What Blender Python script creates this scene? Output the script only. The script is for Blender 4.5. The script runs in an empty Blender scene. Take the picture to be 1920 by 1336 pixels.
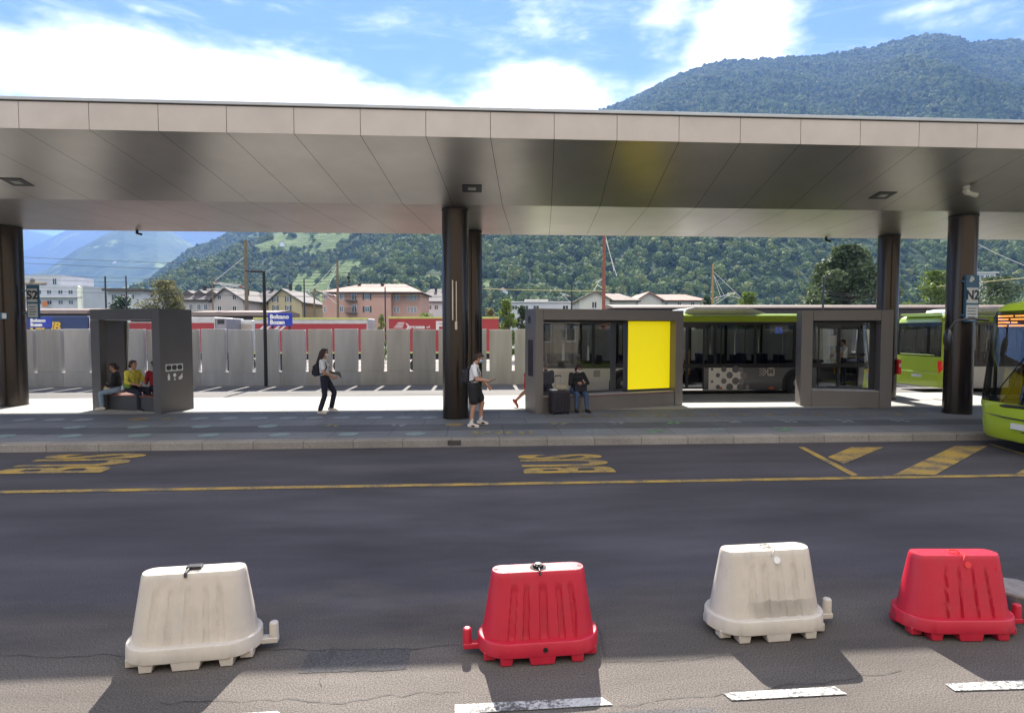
import bpy, bmesh, math, random
import numpy as np
from mathutils import Vector, Matrix
PI = math.pi
R = math.radians
SC = bpy.context.scene
COL = SC.collection
rng = random.Random(11)
# ---------------------------------------------------------------- camera model (photo pixels 1920 x 1336)
F, CX, CY, HC = 1100.0, 960.0, 668.0, 2.42
YAW = math.atan(69/1100)
PIT = math.atan(50/1100)
RV = Vector((math.cos(YAW), -math.sin(YAW), 0))
FH = Vector((math.sin(YAW), math.cos(YAW), 0))
ZV = Vector((0, 0, 1))
FW = FH*math.cos(PIT) - ZV*math.sin(PIT)
UP = FH*math.sin(PIT) + ZV*math.cos(PIT)
CAM = Vector((0, 0, HC))
def ray(px, py): return RV*((px-CX)/F) + UP*(-(py-CY)/F) + FW
def gnd(px, py, z=0.0):
    d = ray(px, py); return CAM + d*((z-HC)/d.z)
def atY(px, py, Y):
    d = ray(px, py); return CAM + d*(Y/d.y)
def atD(px, py, D):
    d = ray(px, py); return CAM + d*(D/d.dot(FH))
cam = bpy.data.cameras.new('camera'); camo = bpy.data.objects.new('camera', cam); COL.objects.link(camo)
camo.location = CAM; camo.rotation_euler = (PI/2-PIT, 0, -YAW)
cam.sensor_width = 36; cam.lens = 36*F/1920; cam.clip_start = .1; cam.clip_end = 40000
SC.camera = camo
# ---------------------------------------------------------------- materials
def lin(c):
    return tuple(((x/255)/12.92 if x/255 <= .04045 else (((x/255)+.055)/1.055)**2.4) for x in c)
MATS = {}
def mat(name, col, rough=.6, metal=0.0, var=.12, scale=3.0, bump=0.0, bscale=40.0, emit=None, estr=1.0, coat=0.0, stretch=None, spec=.5, detail=5):
    if name in MATS: return MATS[name]
    m = bpy.data.materials.new(name); m.use_nodes = True
    nt = m.node_tree; N = nt.nodes; L = nt.links
    b = N['Principled BSDF']
    b.inputs['Roughness'].default_value = rough; b.inputs['Metallic'].default_value = metal
    b.inputs['Specular IOR Level'].default_value = spec
    if coat: b.inputs['Coat Weight'].default_value = coat; b.inputs['Coat Roughness'].default_value = .08
    tc = N.new('ShaderNodeTexCoord'); src = tc.outputs['Object']
    if stretch:
        mp = N.new('ShaderNodeMapping'); mp.inputs['Scale'].default_value = stretch
        L.new(src, mp.inputs['Vector']); src = mp.outputs['Vector']
    nz = N.new('ShaderNodeTexNoise'); nz.inputs['Scale'].default_value = scale; nz.inputs['Detail'].default_value = detail
    nz.inputs['Roughness'].default_value = .6
    L.new(src, nz.inputs['Vector'])
    mx = N.new('ShaderNodeMix'); mx.data_type = 'RGBA'
    mr = N.new('ShaderNodeMapRange'); mr.inputs['From Min'].default_value = .3; mr.inputs['From Max'].default_value = .7
    L.new(nz.outputs['Fac'], mr.inputs['Value']); L.new(mr.outputs['Result'], mx.inputs['Factor'])
    mx.inputs[6].default_value = (*[min(1, c*(1-var)) for c in col], 1)
    mx.inputs[7].default_value = (*[min(1, c*(1+var)) for c in col], 1)
    L.new(mx.outputs[2], b.inputs['Base Color'])
    if bump:
        n2 = N.new('ShaderNodeTexNoise'); n2.inputs['Scale'].default_value = bscale; n2.inputs['Detail'].default_value = 4
        L.new(src, n2.inputs['Vector'])
        bp = N.new('ShaderNodeBump'); bp.inputs['Strength'].default_value = bump; bp.inputs['Distance'].default_value = .02
        L.new(n2.outputs['Fac'], bp.inputs['Height']); L.new(bp.outputs['Normal'], b.inputs['Normal'])
    if emit:
        b.inputs['Emission Color'].default_value = (*emit, 1); b.inputs['Emission Strength'].default_value = estr
    MATS[name] = m
    return m
def glass(name, tint=(.8, .85, .85), refl=1.0, rough=.0, base=.04):
    """thin pane: clear tinted transmission plus a fresnel mirror"""
    if name in MATS: return MATS[name]
    m = bpy.data.materials.new(name); m.use_nodes = True
    nt = m.node_tree; N = nt.nodes; L = nt.links
    for n in list(N): N.remove(n)
    out = N.new('ShaderNodeOutputMaterial'); mix = N.new('ShaderNodeMixShader')
    tr = N.new('ShaderNodeBsdfTransparent'); tr.inputs['Color'].default_value = (*tint, 1)
    gl = N.new('ShaderNodeBsdfGlossy'); gl.inputs['Roughness'].default_value = rough; gl.inputs['Color'].default_value = (.95, .97, 1, 1)
    lw = N.new('ShaderNodeFresnel'); lw.inputs['IOR'].default_value = 1.52
    mm = N.new('ShaderNodeMath'); mm.operation = 'MULTIPLY_ADD'; mm.inputs[1].default_value = refl; mm.inputs[2].default_value = base; mm.use_clamp = True
    L.new(lw.outputs['Fac'], mm.inputs[0]); L.new(mm.outputs[0], mix.inputs['Fac'])
    L.new(tr.outputs[0], mix.inputs[1]); L.new(gl.outputs[0], mix.inputs[2]); L.new(mix.outputs[0], out.inputs['Surface'])
    MATS[name] = m
    return m
# ---------------------------------------------------------------- mesh builder
class MB:
    def __init__(s): s.v = []; s.f = []; s.m = []
    def add(s, vs, fs, mi=0):
        o = len(s.v); s.v.extend([tuple(x) for x in vs])
        for f in fs: s.f.append(tuple(o+i for i in f)); s.m.append(mi)
        return s
    def box(s, x0, x1, y0, y1, z0, z1, mi=0, M=None):
        vs = [Vector((x, y, z)) for z in (z0, z1) for y in (y0, y1) for x in (x0, x1)]
        if M is not None: vs = [M @ v for v in vs]
        return s.add(vs, [(0, 2, 3, 1), (4, 5, 7, 6), (0, 1, 5, 4), (2, 6, 7, 3), (0, 4, 6, 2), (1, 3, 7, 5)], mi)
    def quad(s, a, b, c, d, mi=0): return s.add([a, b, c, d], [(0, 1, 2, 3)], mi)
    def prism(s, poly, a0, a1, axis='y', mi=0):
        """poly in the two other axes (order x,z for y; y,z for x; x,y for z)"""
        def P(p, a):
            return {'y': (p[0], a, p[1]), 'x': (a, p[0], p[1]), 'z': (p[0], p[1], a)}[axis]
        n = len(poly)
        vs = [P(p, a0) for p in poly]+[P(p, a1) for p in poly]
        fs = [tuple(range(n)), tuple(range(2*n-1, n-1, -1))]+[(i, i+n, (i+1) % n+n, (i+1) % n) for i in range(n)]
        return s.add(vs, fs, mi)
    def tube(s, pts, r, n=8, mi=0):
        pts = [Vector(p) for p in pts]; rs = r if isinstance(r, (list, tuple)) else [r]*len(pts)
        rings = []; prev = None
        for i, p in enumerate(pts):
            t = (pts[min(i+1, len(pts)-1)]-pts[max(i-1, 0)]).normalized()
            if prev is None: a = t.orthogonal().normalized()
            else:
                a = (prev-t*prev.dot(t)); a = a.normalized() if a.length > 1e-5 else t.orthogonal().normalized()
            prev = a; b = t.cross(a)
            rings.append([p+(a*math.cos(2*PI*k/n)+b*math.sin(2*PI*k/n))*rs[i] for k in range(n)])
        vs = [v for rg in rings for v in rg]; fs = []
        for i in range(len(pts)-1):
            for k in range(n): fs.append((i*n+k, i*n+(k+1) % n, (i+1)*n+(k+1) % n, (i+1)*n+k))
        fs.append(tuple(range(n-1, -1, -1))); fs.append(tuple((len(pts)-1)*n+k for k in range(n)))
        return s.add(vs, fs, mi)
    def cyl(s, c, r, h, n=24, axis='z', mi=0, r2=None):
        c = Vector(c); d = {'x': Vector((1, 0, 0)), 'y': Vector((0, 1, 0)), 'z': Vector((0, 0, 1))}[axis]
        return s.tube([c, c+d*h], [r, r if r2 is None else r2], n, mi)
    def ell(s, c, rx, ry, rz, nu=14, nv=9, mi=0, M=None, cut=None):
        vs = []; fs = []
        for j in range(nv+1):
            ph = PI*j/nv
            for i in range(nu):
                th = 2*PI*i/nu
                v = Vector((rx*math.sin(ph)*math.cos(th), ry*math.sin(ph)*math.sin(th), rz*math.cos(ph)))
                if M is not None: v = M @ v
                vs.append(v+Vector(c))
        for j in range(nv):
            for i in range(nu): fs.append((j*nu+i, (j+1)*nu+i, (j+1)*nu+(i+1) % nu, j*nu+(i+1) % nu))
        return s.add(vs, fs, mi)
    def disc(s, c, r, n=20, nrm='z', mi=0, ry=None):
        c = Vector(c); ry = ry or r; vs = []
        for k in range(n):
            a = 2*PI*k/n; u, w = r*math.cos(a), ry*math.sin(a)
            vs.append(c+{'z': Vector((u, w, 0)), 'y': Vector((u, 0, w)), '-y': Vector((-u, 0, w)), 'x': Vector((0, u, w)), '-x': Vector((0, -u, w))}[nrm])
        return s.add(vs, [tuple(range(n))], mi)
    def build(s, name, mats, parent=None, bevel=0, smooth=False, loc=None, rotz=0, seg=2):
        me = bpy.data.meshes.new(name); me.from_pydata(s.v, [], s.f)
        mats = mats if isinstance(mats, (list, tuple)) else [mats]
        for m in mats: me.materials.append(m)
        if len(mats) > 1: me.polygons.foreach_set('material_index', s.m)
        me.validate(); me.update()
        bm = bmesh.new(); bm.from_mesh(me); bmesh.ops.remove_doubles(bm, verts=bm.verts, dist=1e-5); bmesh.ops.recalc_face_normals(bm, faces=bm.faces); bm.to_mesh(me); bm.free()
        if smooth: me.shade_smooth(); me.set_sharp_from_angle(angle=R(40))
        o = bpy.data.objects.new(name, me); COL.objects.link(o)
        if parent is not None: o.parent = parent
        if loc is not None: o.location = loc
        if rotz: o.rotation_euler = (0, 0, rotz)
        if bevel:
            md = o.modifiers.new('bevel', 'BEVEL'); md.width = bevel; md.segments = seg; md.limit_method = 'ANGLE'; md.angle_limit = R(35)
        return o
def tag(o, label=None, cat=None, group=None, kind=None):
    if label: o['label'] = label
    if cat: o['category'] = cat
    if group: o['group'] = group
    if kind: o['kind'] = kind
    return o
def empty(name, loc, rz=0, label=None, cat=None, group=None):
    o = bpy.data.objects.new(name, None); COL.objects.link(o); o.empty_display_size = .2
    o.location = loc; o.rotation_euler = (0, 0, rz)
    return tag(o, label, cat, group)
def copy_tree(o, parent=None):
    c = o.copy(); COL.objects.link(c)
    if parent is not None: c.parent = parent
    for ch in list(o.children): copy_tree(ch, c)
    return c
def text(name, body, size, m, parent=None, M=None, extrude=.003, offset=0.0, align='CENTER', sx=1, sy=1, shear=0, spacing=1.0):
    cu = bpy.data.curves.new(name, 'FONT'); cu.body = body; cu.size = size; cu.extrude = extrude; cu.offset = offset
    cu.align_x = align; cu.align_y = 'CENTER'; cu.shear = shear; cu.space_character = spacing; cu.resolution_u = 4
    t = bpy.data.objects.new('tmp', cu); COL.objects.link(t)
    dg = bpy.context.evaluated_depsgraph_get()
    me = bpy.data.meshes.new_from_object(t.evaluated_get(dg)); bpy.data.objects.remove(t); bpy.data.curves.remove(cu)
    me.name = name; me.transform(Matrix.Diagonal((sx, sy, 1, 1)))
    if M is not None: me.transform(M)
    me.materials.clear(); me.materials.append(m)
    o = bpy.data.objects.new(name, me); COL.objects.link(o)
    if parent is not None: o.parent = parent
    return o
def facing(v, right=(1, 0, 0), up=(0, 0, 1)):
    """matrix putting flat lettering (x right, y up, z out) at v"""
    r = Vector(right).normalized(); u = Vector(up).normalized(); n = r.cross(u)
    M = Matrix((r, u, n)).transposed().to_4x4(); M.translation = Vector(v); return M
# ================================================================ light and sky
SUN_EL, SUN_AZ = R(42.8), R(0.3)        # nearly straight ahead of the camera, a little left of the picture's centre
sl = bpy.data.lights.new('sun', 'SUN'); sl.energy = 4.6; sl.angle = R(.53); sl.color = (1, .95, .87)
so = bpy.data.objects.new('sun', sl); COL.objects.link(so)
sv = Vector((math.sin(SUN_AZ)*math.cos(SUN_EL), math.cos(SUN_AZ)*math.cos(SUN_EL), math.sin(SUN_EL)))
so.rotation_euler = (-sv).to_track_quat('-Z', 'Y').to_euler(); so.location = sv*60
W = bpy.data.worlds.new('World'); SC.world = W; W.use_nodes = True
nt = W.node_tree; N = nt.nodes; L = nt.links
bg = N['Background']; bg.inputs['Strength'].default_value = .085
sky = N.new('ShaderNodeTexSky'); sky.sky_type = 'NISHITA'; sky.sun_disc = False; sky.sun_elevation = SUN_EL; sky.sun_rotation = SUN_AZ
sky.altitude = 2600; sky.air_density = 1.0; sky.dust_density = .05; sky.ozone_density = 3.0
tc = N.new('ShaderNodeTexCoord')
def dirpx(px, py): return ray(px, py).normalized()
def math_n(op, a, b=None, clamp=False):
    n = N.new('ShaderNodeMath'); n.operation = op; n.use_clamp = clamp
    for i, v in enumerate((a, b)):
        if v is None: continue
        if isinstance(v, (int, float)): n.inputs[i].default_value = v
        else: L.new(v, n.inputs[i])
    return n.outputs[0]
# cloud banks: soft ellipses on the celestial sphere, broken up by noise
warp = N.new('ShaderNodeTexNoise'); warp.inputs['Scale'].default_value = 8.5; warp.inputs['Detail'].default_value = 10; warp.inputs['Roughness'].default_value = .64
mpw = N.new('ShaderNodeMapping'); mpw.inputs['Scale'].default_value = (1, 1, 2.6)
L.new(tc.outputs['Generated'], mpw.inputs['Vector']); L.new(mpw.outputs['Vector'], warp.inputs['Vector'])
wis = N.new('ShaderNodeTexNoise'); wis.inputs['Scale'].default_value = 9; wis.inputs['Detail'].default_value = 8; wis.inputs['Roughness'].default_value = .65; wis.inputs['Distortion'].default_value = .9
mpi = N.new('ShaderNodeMapping'); mpi.inputs['Scale'].default_value = (.55, 1, 3.2); mpi.inputs['Rotation'].default_value = (0, R(14), 0)
L.new(tc.outputs['Generated'], mpi.inputs['Vector']); L.new(mpi.outputs['Vector'], wis.inputs['Vector'])
banks = [(430, 178, 400, 78, 1.25), (620, 190, 300, 60, .6), (200, 160, 110, 40, .3), (1010, 175, 150, 55, 1.0), (1385, 80, 105, 95, 1.0), (1330, 150, 130, 45, .7), (500, 12, 70, 12, .42), (285, 20, 40, 8, .36), (870, 45, 160, 34, .22), (740, 45, 70, 26, .3), (1280, 20, 110, 55, .45), (980, 70, 140, 44, .2), (1790, 3, 130, 16, .32), (1260, 90, 60, 40, .35)]
tot = None
banks = [(dirpx(px, py), rx/F*.86, ry/F*.86, w) for (px, py, rx, ry, w) in banks]
# bright clouds added in the unseen sky overhead and behind, to fill the shade
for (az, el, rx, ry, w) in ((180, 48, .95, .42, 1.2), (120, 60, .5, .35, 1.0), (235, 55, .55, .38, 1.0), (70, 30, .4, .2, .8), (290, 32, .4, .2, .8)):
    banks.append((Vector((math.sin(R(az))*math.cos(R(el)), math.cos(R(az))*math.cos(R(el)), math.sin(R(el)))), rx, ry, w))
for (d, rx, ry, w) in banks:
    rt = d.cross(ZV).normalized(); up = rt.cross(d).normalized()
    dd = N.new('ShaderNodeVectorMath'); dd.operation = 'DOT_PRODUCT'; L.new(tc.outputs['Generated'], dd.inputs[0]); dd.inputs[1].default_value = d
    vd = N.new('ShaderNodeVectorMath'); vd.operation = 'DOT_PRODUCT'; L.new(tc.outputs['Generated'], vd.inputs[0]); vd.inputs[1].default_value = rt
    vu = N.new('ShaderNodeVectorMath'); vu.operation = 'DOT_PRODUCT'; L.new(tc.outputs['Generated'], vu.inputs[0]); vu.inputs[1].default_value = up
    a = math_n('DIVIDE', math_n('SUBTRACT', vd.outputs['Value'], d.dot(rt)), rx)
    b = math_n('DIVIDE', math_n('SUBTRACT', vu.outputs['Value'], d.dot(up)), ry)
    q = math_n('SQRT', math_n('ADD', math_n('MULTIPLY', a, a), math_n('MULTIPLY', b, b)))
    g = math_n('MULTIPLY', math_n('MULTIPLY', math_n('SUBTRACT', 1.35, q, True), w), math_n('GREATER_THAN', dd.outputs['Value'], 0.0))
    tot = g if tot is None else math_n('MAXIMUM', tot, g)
m1 = math_n('ADD', math_n('MULTIPLY', tot, 1.0), math_n('MULTIPLY', math_n('SUBTRACT', warp.outputs['Fac'], .5), 1.75))
sm = N.new('ShaderNodeMapRange'); sm.interpolation_type = 'SMOOTHSTEP'; sm.inputs['From Min'].default_value = .05; sm.inputs['From Max'].default_value = .95
L.new(m1, sm.inputs['Value'])
wm = N.new('ShaderNodeMapRange'); wm.interpolation_type = 'SMOOTHSTEP'; wm.inputs['From Min'].default_value = .46; wm.inputs['From Max'].default_value = .9; wm.inputs['To Max'].default_value = .42
L.new(wis.outputs['Fac'], wm.inputs['Value'])
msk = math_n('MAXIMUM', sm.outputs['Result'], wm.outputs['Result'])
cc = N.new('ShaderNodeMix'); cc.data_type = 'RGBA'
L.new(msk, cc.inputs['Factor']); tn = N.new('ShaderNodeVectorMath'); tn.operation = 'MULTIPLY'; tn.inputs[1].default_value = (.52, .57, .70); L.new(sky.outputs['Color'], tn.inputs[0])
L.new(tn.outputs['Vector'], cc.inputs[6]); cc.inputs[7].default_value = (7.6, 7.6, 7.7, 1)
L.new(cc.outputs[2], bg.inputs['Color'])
SC.view_settings.view_transform = 'Standard'; SC.view_settings.look = 'None'; SC.view_settings.gamma = 1; SC.view_settings.exposure = 1.86
SC.cycles.max_bounces = 10; SC.cycles.diffuse_bounces = 4; SC.cycles.glossy_bounces = 4; SC.cycles.transparent_max_bounces = 24; SC.cycles.volume_bounces = 0
SC.cycles.use_denoising = True; SC.cycles.sample_clamp_indirect = 6; SC.cycles.caustics_reflective = False; SC.cycles.caustics_refractive = False
# ================================================================ ground materials
def ground_mat(name, col, speck=.35, blot=.2, stain=.25, sscale=160, streak=(1, 1, 1), rough=.9, tiles=None, bump=.25, near=None):
    m = bpy.data.materials.new(name); m.use_nodes = True
    nt = m.node_tree; N = nt.nodes; L = nt.links; b = N['Principled BSDF']; b.inputs['Roughness'].default_value = rough
    b.inputs['Specular IOR Level'].default_value = .3
    ge = N.new('ShaderNodeNewGeometry')
    def noise(scale, det=4, st=(1, 1, 1), ro=.6):
        mp = N.new('ShaderNodeMapping'); mp.inputs['Scale'].default_value = st; L.new(ge.outputs['Position'], mp.inputs['Vector'])
        n = N.new('ShaderNodeTexNoise'); n.inputs['Scale'].default_value = scale; n.inputs['Detail'].default_value = det; n.inputs['Roughness'].default_value = ro
        L.new(mp.outputs['Vector'], n.inputs['Vector']); return n.outputs['Fac']
    def mr(x, a, c, d, e):
        q = N.new('ShaderNodeMapRange'); q.inputs['From Min'].default_value = a; q.inputs['From Max'].default_value = c; q.inputs['To Min'].default_value = d; q.inputs['To Max'].default_value = e
        L.new(x, q.inputs['Value']); return q.outputs['Result']
    def mul(a, c):
        q = N.new('ShaderNodeMath'); q.operation = 'MULTIPLY'; L.new(a, q.inputs[0]); L.new(c, q.inputs[1]); return q.outputs[0]
    sp = noise(sscale, 2, (1, 1, 1), .8)
    f = mul(mr(sp, .3, .7, 1-speck, 1+speck), mr(noise(.9, 6, streak, .65), .3, .7, 1-blot, 1+blot))
    f = mul(f, mr(noise(.28, 5, (.5, 1.6, 1), .7), .35, .65, 1-stain, 1+stain))
    if tiles:
        br = N.new('ShaderNodeTexBrick'); br.offset = .5; br.inputs['Scale'].default_value = 1
        br.inputs['Brick Width'].default_value = tiles[0]; br.inputs['Row Height'].default_value = tiles[1]; br.inputs['Mortar Size'].default_value = tiles[2]
        br.inputs['Color1'].default_value = (.93, .93, .93, 1); br.inputs['Color2'].default_value = (1.06, 1.06, 1.06, 1); br.inputs['Mortar'].default_value = (.62, .62, .62, 1)
        L.new(ge.outputs['Position'], br.inputs['Vector'])
        bw = N.new('ShaderNodeRGBToBW'); L.new(br.outputs['Color'], bw.inputs['Color']); f = mul(f, bw.outputs['Val'])
    mx = N.new('ShaderNodeVectorMath'); mx.operation = 'SCALE'; mx.inputs[0].default_value = col; L.new(f, mx.inputs['Scale'])
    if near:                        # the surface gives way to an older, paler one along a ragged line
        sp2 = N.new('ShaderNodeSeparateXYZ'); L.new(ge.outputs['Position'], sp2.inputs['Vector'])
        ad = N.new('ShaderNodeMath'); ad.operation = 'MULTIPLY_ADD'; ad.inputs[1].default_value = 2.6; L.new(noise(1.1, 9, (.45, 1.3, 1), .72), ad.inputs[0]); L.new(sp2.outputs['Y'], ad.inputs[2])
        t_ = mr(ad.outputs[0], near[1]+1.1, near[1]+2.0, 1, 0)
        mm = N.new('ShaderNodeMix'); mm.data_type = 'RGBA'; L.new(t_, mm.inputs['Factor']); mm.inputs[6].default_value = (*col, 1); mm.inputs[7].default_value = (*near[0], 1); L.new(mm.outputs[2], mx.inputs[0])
    L.new(mx.outputs['Vector'], b.inputs['Base Color'])
    bp = N.new('ShaderNodeBump'); bp.inputs['Strength'].default_value = bump; bp.inputs['Distance'].default_value = .01
    L.new(sp, bp.inputs['Height']); L.new(bp.outputs['Normal'], b.inputs['Normal'])
    return m
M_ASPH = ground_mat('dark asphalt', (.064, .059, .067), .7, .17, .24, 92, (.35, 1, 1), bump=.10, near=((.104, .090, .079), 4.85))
M_ASPH2 = ground_mat('worn pale asphalt', (.10, .09, .08), .5, .14, .18, 110, (.5, 1, 1))
M_PATCH = ground_mat('asphalt repair', (.075, .07, .069), .5, .2, .2, 62)
M_PLAT = ground_mat('platform paving', (.17, .175, .19), .10, .12, .16, 60, (1, 1, 1), .75, (1.25, 1.25, .012), .12)
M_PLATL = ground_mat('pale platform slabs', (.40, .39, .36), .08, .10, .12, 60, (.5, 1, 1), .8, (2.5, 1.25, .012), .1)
M_KERB = ground_mat('granite kerb', (.26, .235, .21), .22, .16, .2, 45, (1, 1, 1), .85, (1.0, .6, .012), .3)
M_BAND = ground_mat('dark paving band', (.10, .104, .115), .12, .15, .15, 60, (1, 1, 1), .8, (1.25, 5, .012), .15)
M_LANE = ground_mat('sunlit lane asphalt', (.17, .16, .15), .25, .14, .15, 90, (.3, 1, 1))
M_BALL = ground_mat('track ballast', (.20, .18, .155), .5, .25, .3, 30)
M_EARTH = ground_mat('valley ground', (.10, .115, .06), .3, .3, .35, 3)
def structure(o): o['kind'] = 'structure'; return o
EDGE = 12.1     # front edge of the platform
PLZ = .15
mb = MB(); mb.quad((-9000, -60, -.06), (9000, -60, -.06), (9000, 9000, -.06), (-9000, 9000, -.06)); structure(mb.build('ground', M_EARTH))
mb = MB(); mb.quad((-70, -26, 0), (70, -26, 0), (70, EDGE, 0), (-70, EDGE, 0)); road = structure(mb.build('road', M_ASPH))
def patch(x0, x1, y0, y1, m, z, name='repair_patch', jit=.008):
    p = []
    n = 14
    for (a, b) in (((x0, y0), (x1, y0)), ((x1, y0), (x1, y1)), ((x1, y1), (x0, y1)), ((x0, y1), (x0, y0))):
        for k in range(n): p.append((a[0]+(b[0]-a[0])*k/n+rng.uniform(-jit, jit), a[1]+(b[1]-a[1])*k/n+rng.uniform(-jit, jit), z))
    q = MB(); q.add(p, [tuple(range(len(p)))]); return q.build(name, m, road)
a, b = gnd(560, 1262), gnd(757, 1214)
patch(a.x, b.x+.05, a.y, b.y, M_PATCH, .003)
a, b = gnd(880, 1336), gnd(1330, 1318); patch(a.x, b.x, a.y-.5, a.y-.05, M_PATCH, .003)
# tar seams and cracks in the carriageway
M_TAR = mat('crack', (.045, .042, .042), .8)
def crack(p0, p1, w, wob, n=26):
    a, b = gnd(*p0), gnd(*p1); d = (b-a); nr = Vector((-d.y, d.x, 0)).normalized(); pts = []; o_ = 0
    for k in range(n+1): o_ = o_*.75+rng.uniform(-wob, wob); pts.append(a+d*(k/n)+nr*o_)
    q = MB()
    for k in range(n):
        wa, wb = w*rng.uniform(.2, .7), w*rng.uniform(.2, .7)
        q.quad(pts[k]-nr*wa+ZV*.005, pts[k]+nr*wa+ZV*.005, pts[k+1]+nr*wb+ZV*.005, pts[k+1]-nr*wb+ZV*.005)
    q.build('crack', M_TAR, road)
for c_ in (((-40, 1233), (330, 1226), .006, .02), ((470, 1222), (860, 1212), .006, .02), ((1130, 1240), (1400, 1228), .005, .02), ((1120, 1150), (1132, 1250), .004, .012), ((300, 1318), (860, 1300), .005, .03), ((1160, 1318), (1700, 1262), .005, .03), ((-30, 1010), (900, 985), .003, .02), ((620, 1210), (600, 1290), .004, .02), ((1900, 1050), (1500, 1062), .003, .02)): crack(*c_)
# platform
XL, XR = -70, 70
mb = MB(); mb.box(XL, XR, EDGE+.02, 20.2, -.05, PLZ); plat = structure(mb.build('platform', M_PLAT))
mb = MB(); mb.box(XL, XR, EDGE, EDGE+.30, -.05, PLZ+.004); mb.build('kerb', M_KERB, plat, bevel=.015)
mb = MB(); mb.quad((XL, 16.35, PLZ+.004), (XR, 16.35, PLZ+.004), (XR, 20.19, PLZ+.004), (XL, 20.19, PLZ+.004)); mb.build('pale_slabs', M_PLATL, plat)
mb = MB(); mb.quad((XL, 13.25, PLZ+.004), (XR, 13.25, PLZ+.004), (XR, 14.1, PLZ+.004), (XL, 14.1, PLZ+.004)); mb.build('dark_band', M_BAND, plat)
mb = MB(); mb.quad((XL, 20.2, 0), (XR, 20.2, 0), (XR, 26.0, 0), (XL, 26.0, 0)); structure(mb.build('bus_lane', M_LANE))
mb = MB(); mb.quad((-160, 26.0, -.02), (160, 26.0, -.02), (160, 75, -.02), (-160, 75, -.02)); structure(mb.build('rail_yard', M_BALL))
# kerb grate dark stain
M_STAIN = ground_mat('kerb stain', (.07, .065, .06), .4, .3, .3, 25)
a = atY(852, 832, EDGE); mb = MB(); mb.box(a.x-.14, a.x+.14, EDGE-.004, EDGE+.004, .03, .14); mb.build('kerb_drain', M_STAIN, plat)
# ------------------------------------------------ painted markings
def paint_mat(name, col, wear=.45):
    m = bpy.data.materials.new(name); m.use_nodes = True
    nt = m.node_tree; N = nt.nodes; L = nt.links; b = N['Principled BSDF']; b.inputs['Roughness'].default_value = .8
    ge = N.new('ShaderNodeNewGeometry'); n = N.new('ShaderNodeTexNoise'); n.inputs['Scale'].default_value = 38; n.inputs['Detail'].default_value = 6; n.inputs['Roughness'].default_value = .75
    L.new(ge.outputs['Position'], n.inputs['Vector'])
    n2 = N.new('ShaderNodeTexNoise'); n2.inputs['Scale'].default_value = 2.2; n2.inputs['Detail'].default_value = 5; L.new(ge.outputs['Position'], n2.inputs['Vector'])
    ad = N.new('ShaderNodeMath'); ad.operation = 'MULTIPLY_ADD'; ad.inputs[1].default_value = .6; L.new(n2.outputs['Fac'], ad.inputs[0]); L.new(n.outputs['Fac'], ad.inputs[2])
    mr = N.new('ShaderNodeMapRange'); mr.inputs['From Min'].default_value = .62+wear*.3; mr.inputs['From Max'].default_value = .78+wear*.3; L.new(ad.outputs[0], mr.inputs['Value'])
    mx = N.new('ShaderNodeMix'); mx.data_type = 'RGBA'; L.new(mr.outputs['Result'], mx.inputs['Factor'])
    mx.inputs[6].default_value = (*col, 1); mx.inputs[7].default_value = (.09, .085, .08, 1)
    L.new(mx.outputs[2], b.inputs['Base Color']); return m
M_YEL = paint_mat('yellow road paint', (.42, .27, .055), .43)
M_WHI = paint_mat('white road paint', (.52, .51, .48), .38)
ZP = .008
def strip(name, pts, m, z=ZP, parent=road):
    q = MB(); q.add([(p[0], p[1], z) for p in pts], [tuple(range(len(pts)))]); return q.build(name, m, parent)
yl = gnd(960, 907).y
strip('yellow_line', [(-40, yl-.075), (40, yl-.075), (40, yl+.075), (-40, yl+.075)], M_YEL)
def poly_px(name, pxs, m, z=ZP): return strip(name, [gnd(*p)[:2] for p in pxs], m, z)
poly_px('hatch_edge', [(1496, 838), (1508, 838), (1610, 891), (1598, 893)], M_YEL)
poly_px('hatch_stripe', [(1552, 857), (1596, 838.5), (1656, 838.5), (1582, 870)], M_YEL)
poly_px('hatch_stripe', [(1674, 891), (1790, 836), (1852, 836), (1754, 890)], M_YEL)
poly_px('hatch_stripe', [(1905, 888), (1950, 862), (2010, 862), (1975, 887)], M_YEL)
poly_px('hatch_edge', [(1852, 833), (1862, 833), (1960, 862), (1948, 862)], M_YEL)
for pxs in ([(853, 1322), (1128, 1308), (1150, 1322), (852, 1340)], [(1355, 1300), (1565, 1288), (1588, 1302), (1372, 1314)], [(1772, 1283), (1960, 1273), (1960, 1291), (1790, 1296)], [(250, 1352), (520, 1334), (538, 1348), (250, 1368)]):
    P = [gnd(*p) for p in pxs]; strip('white_dash', [(p.x, p.y) for p in P], M_WHI)
def bus_word(px0, px1, name='bus_lettering'):
    xa, xb = gnd(px0, 870).x, gnd(px1, 870).x
    y0, y1 = gnd(px0, 888).y, gnd(px0, 853).y
    M = Matrix.Translation(((xa+xb)/2, (y0+y1)/2, ZP)) @ Matrix.Rotation(PI/2, 4, 'Z')
    o = text(name, 'BUS', 1.0, M_YEL, road, None, 0, .035)
    me = o.data; xs = [v.co.x for v in me.vertices]; ys = [v.co.y for v in me.vertices]
    cx, cy = (min(xs)+max(xs))/2, (min(ys)+max(ys))/2
    me.transform(Matrix.Translation((-cx, -cy, 0))); me.transform(Matrix.Diagonal(((y1-y0)/(max(xs)-min(xs)), (xb-xa)/(max(ys)-min(ys)), 1, 1))); me.transform(M)
    return o
bus_word(975, 1143); bus_word(40, 232)
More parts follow.
